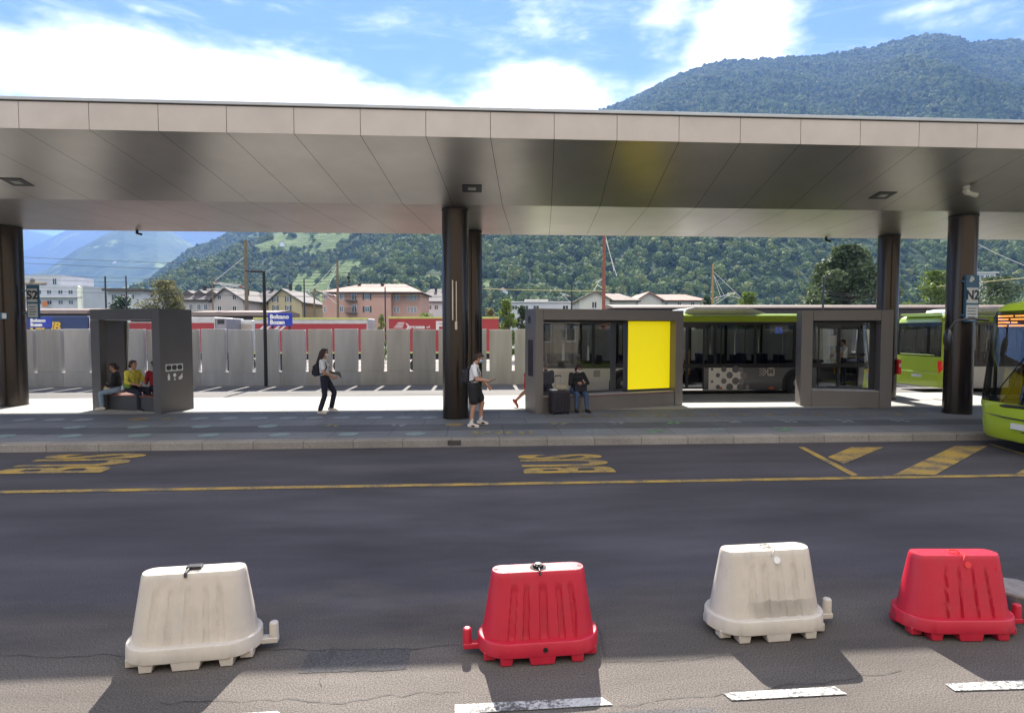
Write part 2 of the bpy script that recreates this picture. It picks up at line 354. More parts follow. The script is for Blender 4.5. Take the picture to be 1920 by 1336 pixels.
# round distancing stickers on the platform
M_ST = {'t': mat('teal sticker', (.20, .26, .26), .7, var=.25, scale=9), 'w': mat('pale sticker', (.26, .28, .30), .7, var=.25, scale=9), 'y': mat('yellow sticker', (.30, .25, .09), .7, var=.35, scale=9), 'g': mat('green sticker', (.12, .30, .12), .7, var=.3, scale=9), 'o': mat('ochre sticker', (.28, .20, .09), .7, var=.3, scale=9)}
def sticker(px, py, k, full=True):
    p = gnd(px, py, PLZ); q = MB(); z = PLZ+.009
    if full:
        n = 22; vs = [(p.x+.22*math.cos(2*PI*i/n), p.y+.22*math.sin(2*PI*i/n), z) for i in range(n)]; q.add(vs, [tuple(range(n))])
    else:                                   # worn remains: broken arcs of the disc
        for a0 in (0.2, 1.9, 3.6, 5.0):
            a0 += rng.uniform(-.3, .3); w = rng.uniform(.5, .95); n = 7; r0, r1 = rng.uniform(.03, .1), rng.uniform(.17, .23)
            vs = [(p.x+r1*math.cos(a0+w*i/n), p.y+r1*math.sin(a0+w*i/n), z) for i in range(n+1)]+[(p.x+r0*math.cos(a0+w*i/n), p.y+r0*math.sin(a0+w*i/n), z) for i in range(n, -1, -1)]
            q.add(vs, [tuple(range(len(vs)))])
    q.build('floor_sticker', M_ST[k], plat)
for px in (45, 102, 156): sticker(px, 787, 'w')
for px in (375, 429, 486, 541, 590, 640, 703, 757, 806): sticker(px, 784.5-(px-375)*.004, 'w')
for px in (140, 259, 378, 502): sticker(px, 801-(px-140)*.006, 't')
sticker(622, 797.5, 'y', False); sticker(747, 797, 'w', False); sticker(852, 796, 'o')
for px in (5, 132, 262, 392, 524, 653, 779): sticker(px, 818-px*.006, 't')
for px, k in ((901, 'y'), (945, 'y'), (988, 'y')): sticker(px, 811, k, False)
sticker(1048, 794, 'y', False); sticker(1156, 793, 'w', False); sticker(1263, 792.5, 'g', False); sticker(1374, 790, 'w', False); sticker(1480, 789.5, 'w', False); sticker(1583, 789, 'w', False); sticker(1687, 788.5, 'w', False)
for px in (1100, 1141, 1190, 1239, 1289, 1340, 1390, 1440, 1490, 1537, 1583, 1632, 1681, 1724): sticker(px, 779.5-(px-1100)*.006, 'o' if px % 3 else 'y', False)
sticker(1110, 808, 't', False); sticker(1229, 808, 'g', False); sticker(1347, 806, 't', False); sticker(1467, 805, 'g', False); sticker(260, 786, 'o'); sticker(318, 785, 'y', False)
# ================================================================ station canopy
def brushed(name, col, rough, metal=1.0):
    m = mat(name, col, rough, metal, .06, 1.2, 0)
    return m
M_SOFF = mat('brushed champagne soffit', (.42, .40, .38), .34, .85, .09, .8)
M_FASC = mat('champagne fascia panel', (.49, .43, .37), .42, .35, .10, .9)
M_GAP = mat('dark joint', (.02, .018, .017), .8)
M_TRIM = mat('grey roof edge', (.42, .43, .42), .4, .6, .06, 2)
M_ROOF = mat('roof membrane', (.3, .3, .29), .8)
M_COL = mat('bronze dark column', (.064, .053, .047), .24, .85, .12, 1.0, stretch=(1, 1, .15))
M_BLACK = mat('black plastic', (.012, .012, .013), .45)
M_LENS = mat('lamp lens', (.55, .55, .52), .2)
M_WHITE = mat('white enamel', (.75, .75, .73), .35)
canopy = empty('station_canopy', (0, 15.1, 0), 0, 'long flat bronze metal canopy over the platform on round dark columns', 'canopy')
OY = 15.1
YF, ZFB, ZFT = 11.3, 6.05, 6.60
YB, ZS = 14.6, 5.48
YR0 = 19.05
YE, ZEB, ZET = 23.2, 6.20, 6.60
PW = 1.215; SKEW = .115
x_ref = atY(1039, 258, YF).x
i0, i1 = -26, 32
gap = .010
fa = MB(); sf = MB()
for i in range(i0, i1):
    xa, xb = x_ref+i*PW+gap/2, x_ref+(i+1)*PW-gap/2
    fa.box(xa, xb, YF-OY, YF-OY+.02, ZFB, ZFT-.07)
    def sx(y): return SKEW*(y-YF)
    for (ya, za, yb, zb) in ((YF+.01, ZFB, YB, ZS), (YB, ZS, YR0, ZS), (YR0, ZS, YE, ZEB)):
        sf.quad((xa+sx(ya), ya-OY, za), (xb+sx(ya), ya-OY, za), (xb+sx(yb), yb-OY, zb), (xa+sx(yb), yb-OY, zb))
fa.build('fascia', M_FASC, canopy)
sf.build('soffit', M_SOFF, canopy)
bk = MB(); x0, x1 = x_ref+i0*PW, x_ref+i1*PW
prof = [(YF+.03-OY, ZFB+.03), (YB-OY, ZS+.03), (YR0-OY, ZS+.03), (YE-.04-OY, ZEB+.03), (YE-.04-OY, ZET-.02), (YF+.03-OY, ZFT-.02)]
bk.prism(prof, x0-.2, x1+.2, 'x'); bk.build('roof_body', M_GAP, canopy)
fb = MB(); fb.box(x0, x1, YE-OY-.02, YE-OY, ZEB, ZET); fb.build('rear_fascia', M_FASC, canopy)
tr = MB(); tr.box(x0-.25, x1+.25, YF-OY-.035, YF-OY+.25, ZFT-.055, ZFT+.01); tr.box(x0-.25, x1+.25, YE-OY-.2, YE-OY+.03, ZFT-.055, ZFT+.01)
tr.build('edge_trim', M_TRIM, canopy, bevel=.01)
rf = MB(); rf.box(x0, x1, YF-OY+.24, YE-OY-.19, ZFT-.03, ZFT-.012); rf.build('roof_sheet', M_ROOF, canopy)
CR = .31
cols = [(-13.95, 15.15), (atY(854, 600, 15.15).x, 15.15), (atY(1800, 600, 15.15).x, 15.15), (atY(18, 600, 18.5).x, 18.5), (atY(885, 600, 18.45).x, 18.45), (atY(1663, 600, 18.45).x, 18.45), (26.6, 15.15), (26.8, 18.45), (-27.3, 15.15), (-27.3, 18.45)]
colo = []
for ci, (x, y) in enumerate(cols):
    CR = .385 if ci == 3 else .335 if ci in (0, 1, 2, 6, 8) else .315
    q = MB(); q.cyl((x, y-OY, PLZ), CR, ZS-PLZ-.004, 48)
    c = q.build('column', M_COL, canopy, smooth=True); colo.append(c)
    q = MB(); q.cyl((x, y-OY, PLZ), CR+.008, .02, 48); q.build('base_ring', M_BLACK, c, smooth=True)
    q = MB(); q.cyl((x, y-OY, ZS-.05), CR+.006, .04, 48); q.build('collar', M_BLACK, c, smooth=True)
# steel notice strips on the centre column
M_STEEL = mat('pale steel strip', (.62, .58, .5), .35, .7)
a = atY(849, 525, 14.84); b = atY(849, 600, 14.84); cx0 = cols[1][0]
q = MB(); q.box(a.x-.02, a.x+.012, 14.79-OY, 14.89-OY, b.z, a.z); q.box(a.x+.075, a.x+.10, 14.79-OY, 14.88-OY, b.z-.02, a.z-.03); q.box(a.x+.05, a.x+.11, 14.79-OY, 14.87-OY, b.z-.24, b.z-.03)
q.build('notice_strip', M_STEEL, colo[1], bevel=.004)
# square ceiling lamps on the sloped front soffit
slope = (ZS-ZFB)/(YB-YF); ang = math.atan(slope)
def on_front(px, py):
    d = ray(px, py); # plane z = ZFB + slope (y-YF)
    t = (ZFB-slope*YF-HC)/(d.z-slope*d.y); return CAM+d*t
for (px, py) in ((32, 341), (885, 353), (1655, 366)):
    p = on_front(px, py); M = Matrix.Translation((p.x, p.y-OY, p.z)) @ Matrix.Rotation(ang, 4, 'X')
    q = MB(); q.box(-.225, .225, -.2, .2, -.015, .01, 0, M); lo = q.build('ceiling_lamp', M_BLACK, canopy, bevel=.005)
    q = MB(); q.box(-.09, .09, -.07, .07, -.02, -.014, 0, M); q.build('lens', M_LENS, lo)
# security cameras hanging from the canopy
def sec_cam(p, label, s=1.0, white=True):
    t = empty('security_camera', p, R(20), label, 'camera', 'security cameras under the canopy')
    m = M_WHITE if white else M_BLACK
    q = MB(); q.cyl((0, 0, -.04*s), .07*s, .05*s, 18); q.build('mount', m, t, smooth=True)
    q = MB(); q.ell((0, 0, -.10*s), .075*s, .075*s, .07*s); q.build('ball_joint', m, t, smooth=True)
    q = MB(); q.tube([(-.02*s, 0, -.13*s), (.2*s, -.1*s, -.19*s)], .055*s, 14); q.tube([(.16*s, -.08*s, -.178*s), (.215*s, -.107*s, -.196*s)], .062*s, 14); q.build('camera_body', m, t, smooth=True)
    q = MB(); q.tube([(.214*s, -.1065*s, -.1955*s), (.22*s, -.11*s, -.198*s)], .04*s, 14); q.build('lens', M_BLACK, t)
    return t
p = on_front(1812, 350); sec_cam(p, 'white swivel security camera on the front soffit, far right above a column', 1.0)
p = atY(257, 434, 19.0); sec_cam(Vector((p.x, p.y, ZS)), 'small dark security camera at the rear canopy edge above the left kiosk', .6, False)
p = atY(1549, 445, 19.0); sec_cam(Vector((p.x, p.y, ZS)), 'small dark security camera at the rear canopy edge above the small right shelter', .6, False)
# ================================================================ water-filled barriers
def plastic(name, col, rough=.4, sss=.0, dirt=.25, stain=False):
    m = mat(name, col, rough, 0, .08, 4, .08, 60)
    if 'dirt' in m: return m
    m['dirt'] = 1
    nt = m.node_tree; N = nt.nodes; L = nt.links; b = N['Principled BSDF']
    src = b.inputs['Base Color'].links[0].from_socket
    tc = N.new('ShaderNodeTexCoord'); n = N.new('ShaderNodeTexNoise'); n.inputs['Scale'].default_value = 6; n.inputs['Detail'].default_value = 8; n.inputs['Roughness'].default_value = .7
    mp = N.new('ShaderNodeMapping'); mp.inputs['Scale'].default_value = (1.6, 1.6, .6); L.new(tc.outputs['Object'], mp.inputs['Vector']); L.new(mp.outputs['Vector'], n.inputs['Vector'])
    mr = N.new('ShaderNodeMapRange'); mr.inputs['From Min'].default_value = .5; mr.inputs['From Max'].default_value = .78; mr.inputs['To Max'].default_value = dirt; L.new(n.outputs['Fac'], mr.inputs['Value'])
    n2 = N.new('ShaderNodeTexNoise'); n2.inputs['Scale'].default_value = 26; n2.inputs['Detail'].default_value = 6; n2.inputs['Roughness'].default_value = .8; m2 = N.new('ShaderNodeMapping'); m2.inputs['Scale'].default_value = (.25, 1, 1.4); m2.inputs['Rotation'].default_value = (0, .35, 0); L.new(tc.outputs['Object'], m2.inputs['Vector']); L.new(m2.outputs['Vector'], n2.inputs['Vector'])
    r2 = N.new('ShaderNodeMapRange'); r2.inputs['From Min'].default_value = .63; r2.inputs['From Max'].default_value = .74; r2.inputs['To Max'].default_value = dirt*1.1; L.new(n2.outputs['Fac'], r2.inputs['Value'])
    sm_ = N.new('ShaderNodeMath'); sm_.operation = 'MAXIMUM'; L.new(mr.outputs['Result'], sm_.inputs[0]); L.new(r2.outputs['Result'], sm_.inputs[1])
    mx = N.new('ShaderNodeMix'); mx.data_type = 'RGBA'; L.new(sm_.outputs[0], mx.inputs['Factor']); L.new(src, mx.inputs[6]); mx.inputs[7].default_value = (.16, .13, .10, 1)
    res = mx.outputs[2]
    if stain:                     # grey water line left in the lower flutes
        sx = N.new('ShaderNodeSeparateXYZ'); L.new(tc.outputs['Object'], sx.inputs['Vector'])
        az = N.new('ShaderNodeMath'); az.operation = 'MULTIPLY_ADD'; az.inputs[1].default_value = .10; L.new(n.outputs['Fac'], az.inputs[0]); L.new(sx.outputs['Z'], az.inputs[2])
        a1 = N.new('ShaderNodeMapRange'); a1.inputs['From Min'].default_value = .325; a1.inputs['From Max'].default_value = .318; L.new(az.outputs[0], a1.inputs['Value'])
        ab = N.new('ShaderNodeMath'); ab.operation = 'SUBTRACT'; ab.inputs[1].default_value = .07; L.new(sx.outputs['X'], ab.inputs[0]); ac = N.new('ShaderNodeMath'); ac.operation = 'ABSOLUTE'; L.new(ab.outputs[0], ac.inputs[0])
        a2 = N.new('ShaderNodeMapRange'); a2.inputs['From Min'].default_value = .30; a2.inputs['From Max'].default_value = .12; L.new(ac.outputs[0], a2.inputs['Value'])
        am = N.new('ShaderNodeMath'); am.operation = 'MULTIPLY'; L.new(a1.outputs['Result'], am.inputs[0]); L.new(a2.outputs['Result'], am.inputs[1]); an = N.new('ShaderNodeMath'); an.operation = 'MULTIPLY'; an.inputs[1].default_value = .5; L.new(am.outputs[0], an.inputs[0])
        m3 = N.new('ShaderNodeMix'); m3.data_type = 'RGBA'; L.new(an.outputs[0], m3.inputs['Factor']); L.new(res, m3.inputs[6]); m3.inputs[7].default_value = (.19, .165, .135, 1); res = m3.outputs[2]
    L.new(res, b.inputs['Base Color'])
    b.inputs['Subsurface Weight'].default_value = sss; b.inputs['Subsurface Radius'].default_value = (.05, .04, .03)
    return m
M_BW = plastic('weathered white plastic', (.58, .52, .45), .42, .15, .22)
M_BWS = plastic('stained white plastic', (.58, .52, .45), .42, .15, .35, True)
M_BR = plastic('red plastic', (.50, .016, .04), .38, .0, .18)
M_HOLE = mat('dark hole', (.02, .012, .012), .8)
M_DOTW = mat('bright white hole disc', (.85, .85, .85), .5); M_DOTR = mat('bright red hole disc', (.75, .05, .05), .4)  # bright tones stand for light seen through the barriers' fill holes
def stadium(L, w, n=34, bulge=0):
    """closed outline, front side (-y) first; returns list (x,y,side) ; side -1 front, +1 back, 0 ends"""
    out = []; hs = L/2-w/2
    ns = 64
    for k in range(ns): out.append((-hs+2*hs*k/(ns-1), -w/2, -1))
    for k in range(1, n): a = -PI/2+PI*k/n; out.append((hs+w/2*math.cos(a), w/2*math.sin(a), 0))
    for k in range(ns): out.append((hs-2*hs*k/(ns-1), w/2, 1))
    for k in range(1, n): a = PI/2+PI*k/n; out.append((-hs+w/2*math.cos(a), w/2*math.sin(a), 0))
    return out
def smooth01(x): x = max(0, min(1, x)); return x*x*(3-2*x)
def barrier(px_l, px_r, m, label, hook, ribs, cap, dot, grow=1.0):
    a, b = gnd(*px_l), gnd(*px_r); mid = (a+b)/2; d = (b-a); ang = math.atan2(d.y, d.x); s = d.length/.70*grow
    nrm = Vector((-math.sin(ang), math.cos(ang), 0)); c = mid+nrm*.165*s
    t = empty('water_barrier', (c.x, c.y, 0.004), ang, label, 'barrier', 'plastic traffic barriers on the road')
    t.scale = (s, s, s)
    # body: lofted stadium with flutes on both faces
    mb = MB(); H0, H1 = .155, .62; rows = 26; rings = []
    for j in range(rows+1):
        f = j/rows; z = H0+(H1-H0)*f
        Lx = .838*(1-f)+.692*f; w = .335*(1-f)+.16*f
        if f > .95: e = (f-.95)/.05; Lx -= .012*e*e; w -= .012*e*e
        ring = []
        for (x, y, sd) in stadium(Lx, w):
            if sd:
                u = x/(Lx/2); g = 0
                for (rc, rw) in ribs:
                    q = abs(u-rc)/rw; g = max(g, smooth01((1-q)/.22))
                fade = smooth01((.84-f)/.14)*smooth01((f+.02)/.03)
                y -= sd*(.017 if m is M_BR else .010)*g*fade*(1.15-.35*f)
            ring.append((x, y, z))
        rings.append(ring)
    n = len(rings[0]); vs = [v for r_ in rings for v in r_]; fs = []
    for j in range(rows):
        for k in range(n): fs.append((j*n+k, j*n+(k+1) % n, (j+1)*n+(k+1) % n, (j+1)*n+k))
    fs.append(tuple(rows*n+k for k in range(n))); fs.append(tuple(n-1-k for k in range(n)))
    mb.add(vs, fs); body = mb.build('body', M_BWS if 'stained foot' in label else m, t, smooth=True)
    # skirt tray with feet
    mb = MB(); rr = []
    for (Lx, w, z) in ((.903, .438, .055), (.905, .44, .060), (.898, .434, .148), (.885, .42, .160), (.82, .345, .157)):
        rr.append([(x, y, z) for (x, y, sd) in stadium(Lx, w)])
    n = len(rr[0]); vs = [v for r_ in rr for v in r_]; fs = []
    for j in range(len(rr)-1):
        for k in range(n): fs.append((j*n+k, j*n+(k+1) % n, (j+1)*n+(k+1) % n, (j+1)*n+k))
    fs.append(tuple((len(rr)-1)*n+k for k in range(n))); fs.append(tuple(n-1-k for k in range(n)))
    mb.add(vs, fs)
    for sy in (-1, 1):
        y0, y1 = (-.2185, -.12) if sy < 0 else (.12, .2185)
        mb.prism([(-.085, 0), (.085, 0), (.10, .07), (-.10, .07)], y0, y1, 'y')
        for sx in (-1, 1):
            mb.prism([(sx*.30, 0), (sx*.22, .0), (sx*.205, .07), (sx*.305, .07)] if sx < 0 else [(sx*.22, 0), (sx*.30, 0), (sx*.305, .07), (sx*.205, .07)], y0*.955, y1*.955, 'y')
    for sx in (-1, 1):
        xa, xb = (sx*.415, sx*.33) if sx < 0 else (sx*.33, sx*.415)
        mb.box(xa, xb, -.14, -.06, .012, .07); mb.box(xa, xb, .06, .14, .012, .07)
    mb.build('base_tray', m, t, smooth=True, bevel=.006)
    # interlocking hook
    mb = MB(); mb.box(.40 if hook > 0 else -.56, .56 if hook > 0 else -.40, -.035, .035, .045, .085)
    mb.tube([(hook*.53, 0, .05), (hook*.53, 0, .185), (hook*.53, 0, .195)], [.034, .032, .024], 16)
    mb.build('hook', m, t, smooth=True, bevel=.006)
    # top details
    mb = MB(); mb.cyl((0, 0, .618), .062, .006, 22)
    mb.build('top_recess', M_HOLE if m is M_BR and cap else m, t)
    if m is M_BR:
        for sx in (-1, 1): mb = MB(); mb.cyl((sx*.315, 0, .6195), .018, .002, 16); mb.build('top_hole', mat('deep red hole', (.2, .004, .01), .7), t)
    if cap:
        mb = MB()
        if m is M_BR:
            pr = [((.042 if k % 2 else .03)*math.cos(2*PI*k/16), (.042 if k % 2 else .03)*math.sin(2*PI*k/16)) for k in range(16)]
            mb.prism(pr, .615, .645, 'z'); mb.cyl((0, 0, .64), .026, .012, 16); mb.tube([(0, -.03, .63), (.0, -.085, .625), (0, -.10, .60)], .008, 8)
        else:
            mb.box(-.05, .05, -.03, .03, .62, .648); mb.tube([(-.03, -.02, .635), (-.035, -.085, .622), (-.03, -.098, .60)], .011, 8)
        mb.build('filler_cap', M_BLACK, t, smooth=True, bevel=.004)
    else:
        mb = MB(); pts = [(.04*math.cos(a_), .035*math.sin(a_), .63+.004*math.sin(3*a_)) for a_ in [2*PI*k/20 for k in range(20)]]
        mb.tube(pts+[(.045, -.06, .626), (.02, -.088, .612), (.005, -.095, .59)], .005, 6)
        mb.build('cap_strap', mat('red strap', (.75, .06, .05), .4) if m is M_BR else mat('grey strap', (.45, .43, .4), .6), t, smooth=True)
        mb = MB(); z = .555; f = (z-H0)/(H1-H0); w = (.335*(1-f)+.165*f)/2
        tilt = math.atan2(.085, .465)
        Mx = Matrix.Translation((.045, -w-.003, z)) @ Matrix.Rotation(-tilt, 4, 'X')
        n_ = 18; vs = [Mx @ Vector((.026*math.cos(2*PI*k/n_), y, .026*math.sin(2*PI*k/n_))) for y in (-.002, .004) for k in range(n_)]
        mb.add(vs, [tuple(range(n_))]+[(k, (k+1) % n_, n_+(k+1) % n_, n_+k) for k in range(n_)]); mb.build('fill_hole_disc', M_DOTR if m is M_BR else M_DOTW, t)  # bright disc painted as a fill hole with light showing through
    if dot:
        mb = MB(); mb.cyl((.02, -.2235, .108), .018, .008, 16, 'y'); mb.build('drain_plug', M_BLACK, t)
    return t
R5 = [(-.52, .07), (-.27, .06), (.05, .085), (.37, .06), (.62, .05)]
R5b = [(-.42, .075), (-.14, .065), (.16, .08), (.46, .06), (.72, .05)]
R4 = [(-.36, .035), (-.08, .03), (.22, .03), (.50, .03), (.74, .03)]
barrier((255, 1258), (449, 1241), M_BW, 'dirty white plastic barrier with a black cap on top, leftmost of the row', 1, [(-.6, .06), (-.33, .05), (-.03, .07), (.28, .05), (.52, .06)], True, False, 1.05)
barrier((925, 1245), (1104, 1233), M_BR, 'red plastic barrier with a black star cap and its hook on the left end', -1, R5, True, True)
barrier((1377, 1202), (1528, 1191), M_BW, 'white plastic barrier with a grey stained foot and a bright round spot near its top', 1, R5b, False, False, 1.10)
barrier((1736, 1196), (1888, 1196), M_BR, 'red plastic barrier without a cap, with a pale round spot, beside the round concrete base', 1, R4, False, False, 1.10)
# round scalloped base block at the right edge
p = gnd(1946, 1172); t = empty('concrete_base', (p.x, p.y+.2, .004), 0, 'round ribbed concrete sign base at the right edge of the road', 'base block')
mb = MB(); n = 40; pr = [((.215 if k % 4 < 2 else .2)*math.cos(2*PI*k/n), (.215 if k % 4 < 2 else .2)*math.sin(2*PI*k/n)) for k in range(n)]
mb.prism(pr, 0, .2, 'z'); mb.build('block', mat('dark concrete block', (.10, .095, .10), .85, 0, .2, 9, .3), t, bevel=.006)
mb = MB(); mb.cyl((0, 0, .2), .212, .03, 10); mb.build('top_slab', mat('weathered concrete top', (.24, .21, .19), .9, 0, .25, 9, .4), t, bevel=.008)
# ================================================================ shelters on the platform
M_FRAME = mat('taupe powder coat', (.20, .18, .165), .42, .35, .06, 1.5)
M_FRAMED = mat('dark taupe powder coat', (.105, .096, .094), .45, .3, .07, 1.5)
M_PAN = mat('anthracite panel', (.05, .05, .053), .5, .1, .1, 2)
M_WOOD = mat('reddish bench wood', (.20, .075, .05), .55, 0, .3, 14, stretch=(.15, 1, 1))
M_BENCH = mat('pale bench top', (.42, .39, .36), .45)
M_LIT = mat('frosted glass edge', (.55, .57, .55), .3)
M_GLS = glass('shelter glass', (.985, .985, .985), .7, 0, .0)
M_GLC = glass('clear shelter glass', (.985, .985, .985), .15, 0, .0)
M_ADY = mat('glowing yellow poster', (.9, .75, .01), .5, var=.0, emit=(1.0, .83, .0), estr=.13)  # glow added to keep the flat yellow bright; not a light source
SH = 2.84
def frame_of(name, pl, pr, label, Lfix=None):
    a, b = gnd(pl[0], pl[1], PLZ), gnd(pr[0], pr[1], PLZ); d = b-a; ang = math.atan2(d.y, d.x)
    return empty(name, a, ang, label, 'bus shelter'), (Lfix or d.length)
# ---- left kiosk
k1, LK = frame_of('waiting_kiosk', (174, 768.5), (303, 775.5), 'dark open waiting kiosk with bench and three recycling slots on its right end')
DK = 1.08; p0, p1 = .33, .27; tb = .29; g = .006
mb = MB(); mb.box(0, p0, 0, .2, 0, SH-tb-g); mb.box(0, .09, .2+g, DK, 0, SH-tb-g)
mb.box(LK-p1, LK, 0, DK, 0, SH); mb.box(0, LK-p1-g, 0, DK, SH-tb, SH); mb.box(p0+.02, LK-p1-.02, DK-.12, DK, SH-tb-.05, SH-tb-g)
mb.build('frame', M_FRAMED, k1, bevel=.008)
mb = MB(); mb.box(.095, .13, .21, .27, .03, SH-tb-.06); mb.build('glass_edge', M_LIT, k1)
mb = MB(); mb.box(.095, .15, DK-.07, DK-.012, .03, SH-tb-.06); mb.build('glass_edge', M_LIT, k1)
mb = MB(); mb.box(.16, LK-p1-.01, DK-.045, DK-.03, .45, SH-tb-.06); mb.build('glass_pane', M_GLC, k1)
mb = MB(); mb.box(.10, LK-p1-.01, .22, DK-.08, .0, .40); be = mb.build('bench', M_PAN, k1)
mb = MB(); mb.box(.10, LK-p1-.01, .18, DK-.08, .402, .432); mb.build('seat_board', M_WOOD, be, bevel=.006)
# recycling face on the right end
xo = LK+.002
mb = MB(); mb.box(LK-.004, LK+.004, .16, .73, 1.13, 1.33); rp = mb.build('slot_plate', M_LIT, k1)
mb = MB(); mw = MB()
def rrect(y0, y1, z0, z1, r, n=5):
    out = []
    for (cy, cz, a0) in ((y1-r, z1-r, 0), (y0+r, z1-r, PI/2), (y0+r, z0+r, PI), (y1-r, z0+r, 1.5*PI)):
        for k in range(n+1): a = a0+PI/2*k/n; out.append((cy+r*math.cos(a), cz+r*math.sin(a)))
    return out
for k in range(3):
    y0 = .185+k*.18; mb.prism(rrect(y0, y0+.155, 1.165, 1.295, .05), LK, LK+.008, 'x')
mb.build('recycling_slot', M_BLACK, rp)
z = .98; mw = None
def xp(poly): mw.prism(poly, LK, LK+.005, 'x')
mw = MB(); y = .26; xp(rrect(y-.035, y+.035, z-.09, z+.05, .015)); xp([(y-.03, z+.06), (y+.03, z+.06), (y+.02, z+.085), (y-.02, z+.085)])
mw.build('recycling_pictogram', M_WHITE, k1); mw = MB(); y = .45; xp([(y+.05*math.cos(a), z+.04+.05*math.sin(a)) for a in [2*PI*i/14 for i in range(14)]]); xp([(y-.012, z-.02), (y+.012, z-.02), (y+.012, z-.09), (y-.012, z-.09)]); xp([(y-.03, z-.1), (y+.03, z-.1), (y+.03, z-.085), (y-.03, z-.085)])
mw.build('recycling_pictogram', M_WHITE, k1); mw = MB(); y = .64; xp([(y-.06, z-.09), (y-.025, z-.09), (y-.025, z-.02), (y-.06, z-.02)]); xp([(y-.01, z-.09), (y+.03, z-.09), (y+.03, z+.03), (y-.01, z+.01)]); xp([(y+.04, z-.06), (y+.065, z-.06), (y+.065, z+.07), (y+.04, z+.07)])
mw.build('recycling_pictogram', M_WHITE, k1)
# ---- long shelter
k2, L2 = frame_of('glass_shelter', (1004, 775.5), (1279.5, 759.5), 'long taupe bus shelter with glass back, bench and a bright yellow poster panel')
D2 = .72; pl = .235; pr = .27; tb = .30; zb = .46
mb = MB(); mb.box(0, pl, 0, D2, 0, SH); mb.box(L2-pr, L2, 0, D2, 0, SH)
mb.box(pl+g, L2-pr-g, 0, D2, SH-tb, SH); mb.build('frame', M_FRAME, k2, bevel=.008)
mb = MB(); mb.box(pl+g, L2-pr-g, .03, D2-.05, 0, .40); mb.build('bench_base', M_FRAME, k2, bevel=.004)
mb = MB(); mb.box(pl+.01, L2-pr-.01, .01, .48, .404, .424); sb = mb.build('seat_board', M_WOOD, k2)
mb = MB(); mb.box(pl+.01, L2-pr-.01, .03, D2-.06, .426, .446); mb.build('bench_top', M_BENCH, k2, bevel=.004)
wp = 2.68
mb = MB(); mb.box(pl+.01, wp-.02, .50, .512, zb+.0, SH-tb-.01); mb.build('glass_pane', M_GLS, k2)
mb = MB(); mb.box(pl+.008, L2-pr-.008, .47, .55, SH-tb-.06, SH-tb-.003); mb.box(pl+.008, L2-pr-.008, .47, .55, .45, .50); mb.box(wp-.02, wp+.10, .44, .56, .50, SH-tb-.062); mb.build('glass_frame', M_PAN, k2)
xa, xb = 2.83, 4.28
q = k2.matrix_basis; k2m = Matrix.Translation(k2.location) @ Matrix.Rotation(k2.rotation_euler.z, 4, 'Z'); inv = k2m.inverted()
def onplane(T, px, py, yl):            # photo pixel on the plane y = yl of thing T
    Ti = T.inverted(); o = Ti @ CAM; d = Ti.to_3x3() @ ray(px, py); return o+d*((yl-o.y)/d.y)
A = onplane(k2m, 1177, 730, .28); B = onplane(k2m, 1256.5, 602.5, .28)
mb = MB(); mb.box(A.x-.05, B.x+.12, .285, .46, max(A.z-.05, .45), min(B.z+.05, SH-tb-.003)); ad = mb.build('poster_case', M_PAN, k2)
mb = MB(); mb.box(A.x, B.x, .277, .284, A.z, B.z); mb.build('yellow_poster', M_ADY, ad)
mb = MB(); mb.box(-.004, .003, .17, .50, 1.0, 2.0); mb.build('info_screen', mat('dark violet screen', (.02, .012, .03), .15), k2)
mb = MB(); n_ = 22; mb.add([(-.005, .42+.10*math.cos(2*PI*k/n_), 2.55+.11*math.sin(2*PI*k/n_)) for k in range(n_)]+[(.005, .42+.10*math.cos(2*PI*k/n_), 2.55+.11*math.sin(2*PI*k/n_)) for k in range(n_)], [tuple(range(n_))]+[(k, (k+1) % n_, n_+(k+1) % n_, n_+k) for k in range(n_)])
mb.build('loudspeaker', M_BLACK, k2)
# ---- small shelter on the right
k3, L3 = frame_of('glass_shelter', (1500, 760.5), (1671, 765.5), 'small taupe glass shelter in front of the front door of the long bus')
pl = .31; pr = .31; D3 = .72
mb = MB(); mb.box(0, pl, 0, D3, 0, SH); mb.box(L3-pr, L3, 0, D3, 0, SH); mb.box(pl+g, L3-pr-g, 0, D3, SH-tb, SH); mb.build('frame', M_FRAME, k3, bevel=.008)
mb = MB(); mb.box(pl+g, L3-pr-g, .012, D3-.05, 0, .47); mb.build('bench_base', M_FRAME, k3, bevel=.004)
mb = MB(); mb.box(pl+.01, L3-pr-.01, .03, D3-.06, .474, .50); mb.build('bench_top', M_BENCH, k3, bevel=.004)
mb = MB(); mb.box(pl+.01, L3-pr-.01, .50, .512, .5, SH-tb-.01); mb.build('glass_pane', M_GLC, k3)
mb = MB(); mb.box(pl+.008, L3-pr-.008, .47, .55, SH-tb-.06, SH-tb-.003); mb.box(pl+.008, L3-pr-.008, .47, .55, .502, .54); mb.box(L3-pr-.14, L3-pr-.008, .48, .54, .542, SH-tb-.062); mb.box(pl+.008, pl+.06, .48, .54, .542, SH-tb-.062); mb.build('glass_frame', M_PAN, k3)
# red emergency box on the rear right column
M_REDBOX = mat('red box paint', (.55, .02, .02), .4)
p = atY(1681, 689, 18.05); t = empty('emergency_box', (13.35+.30, 18.3, 0), 0, 'small red emergency box on the rear column right of the small shelter', 'emergency box')
mb = MB(); mb.box(-.02, .09, -.22, -.02, .98, 1.46); mb.build('case', M_REDBOX, t, bevel=.015)
mb = MB(); mb.box(.0, .07, -.226, -.219, 1.22, 1.34); mb.build('label_plate', mat('pale plate', (.6, .58, .4), .5), t)
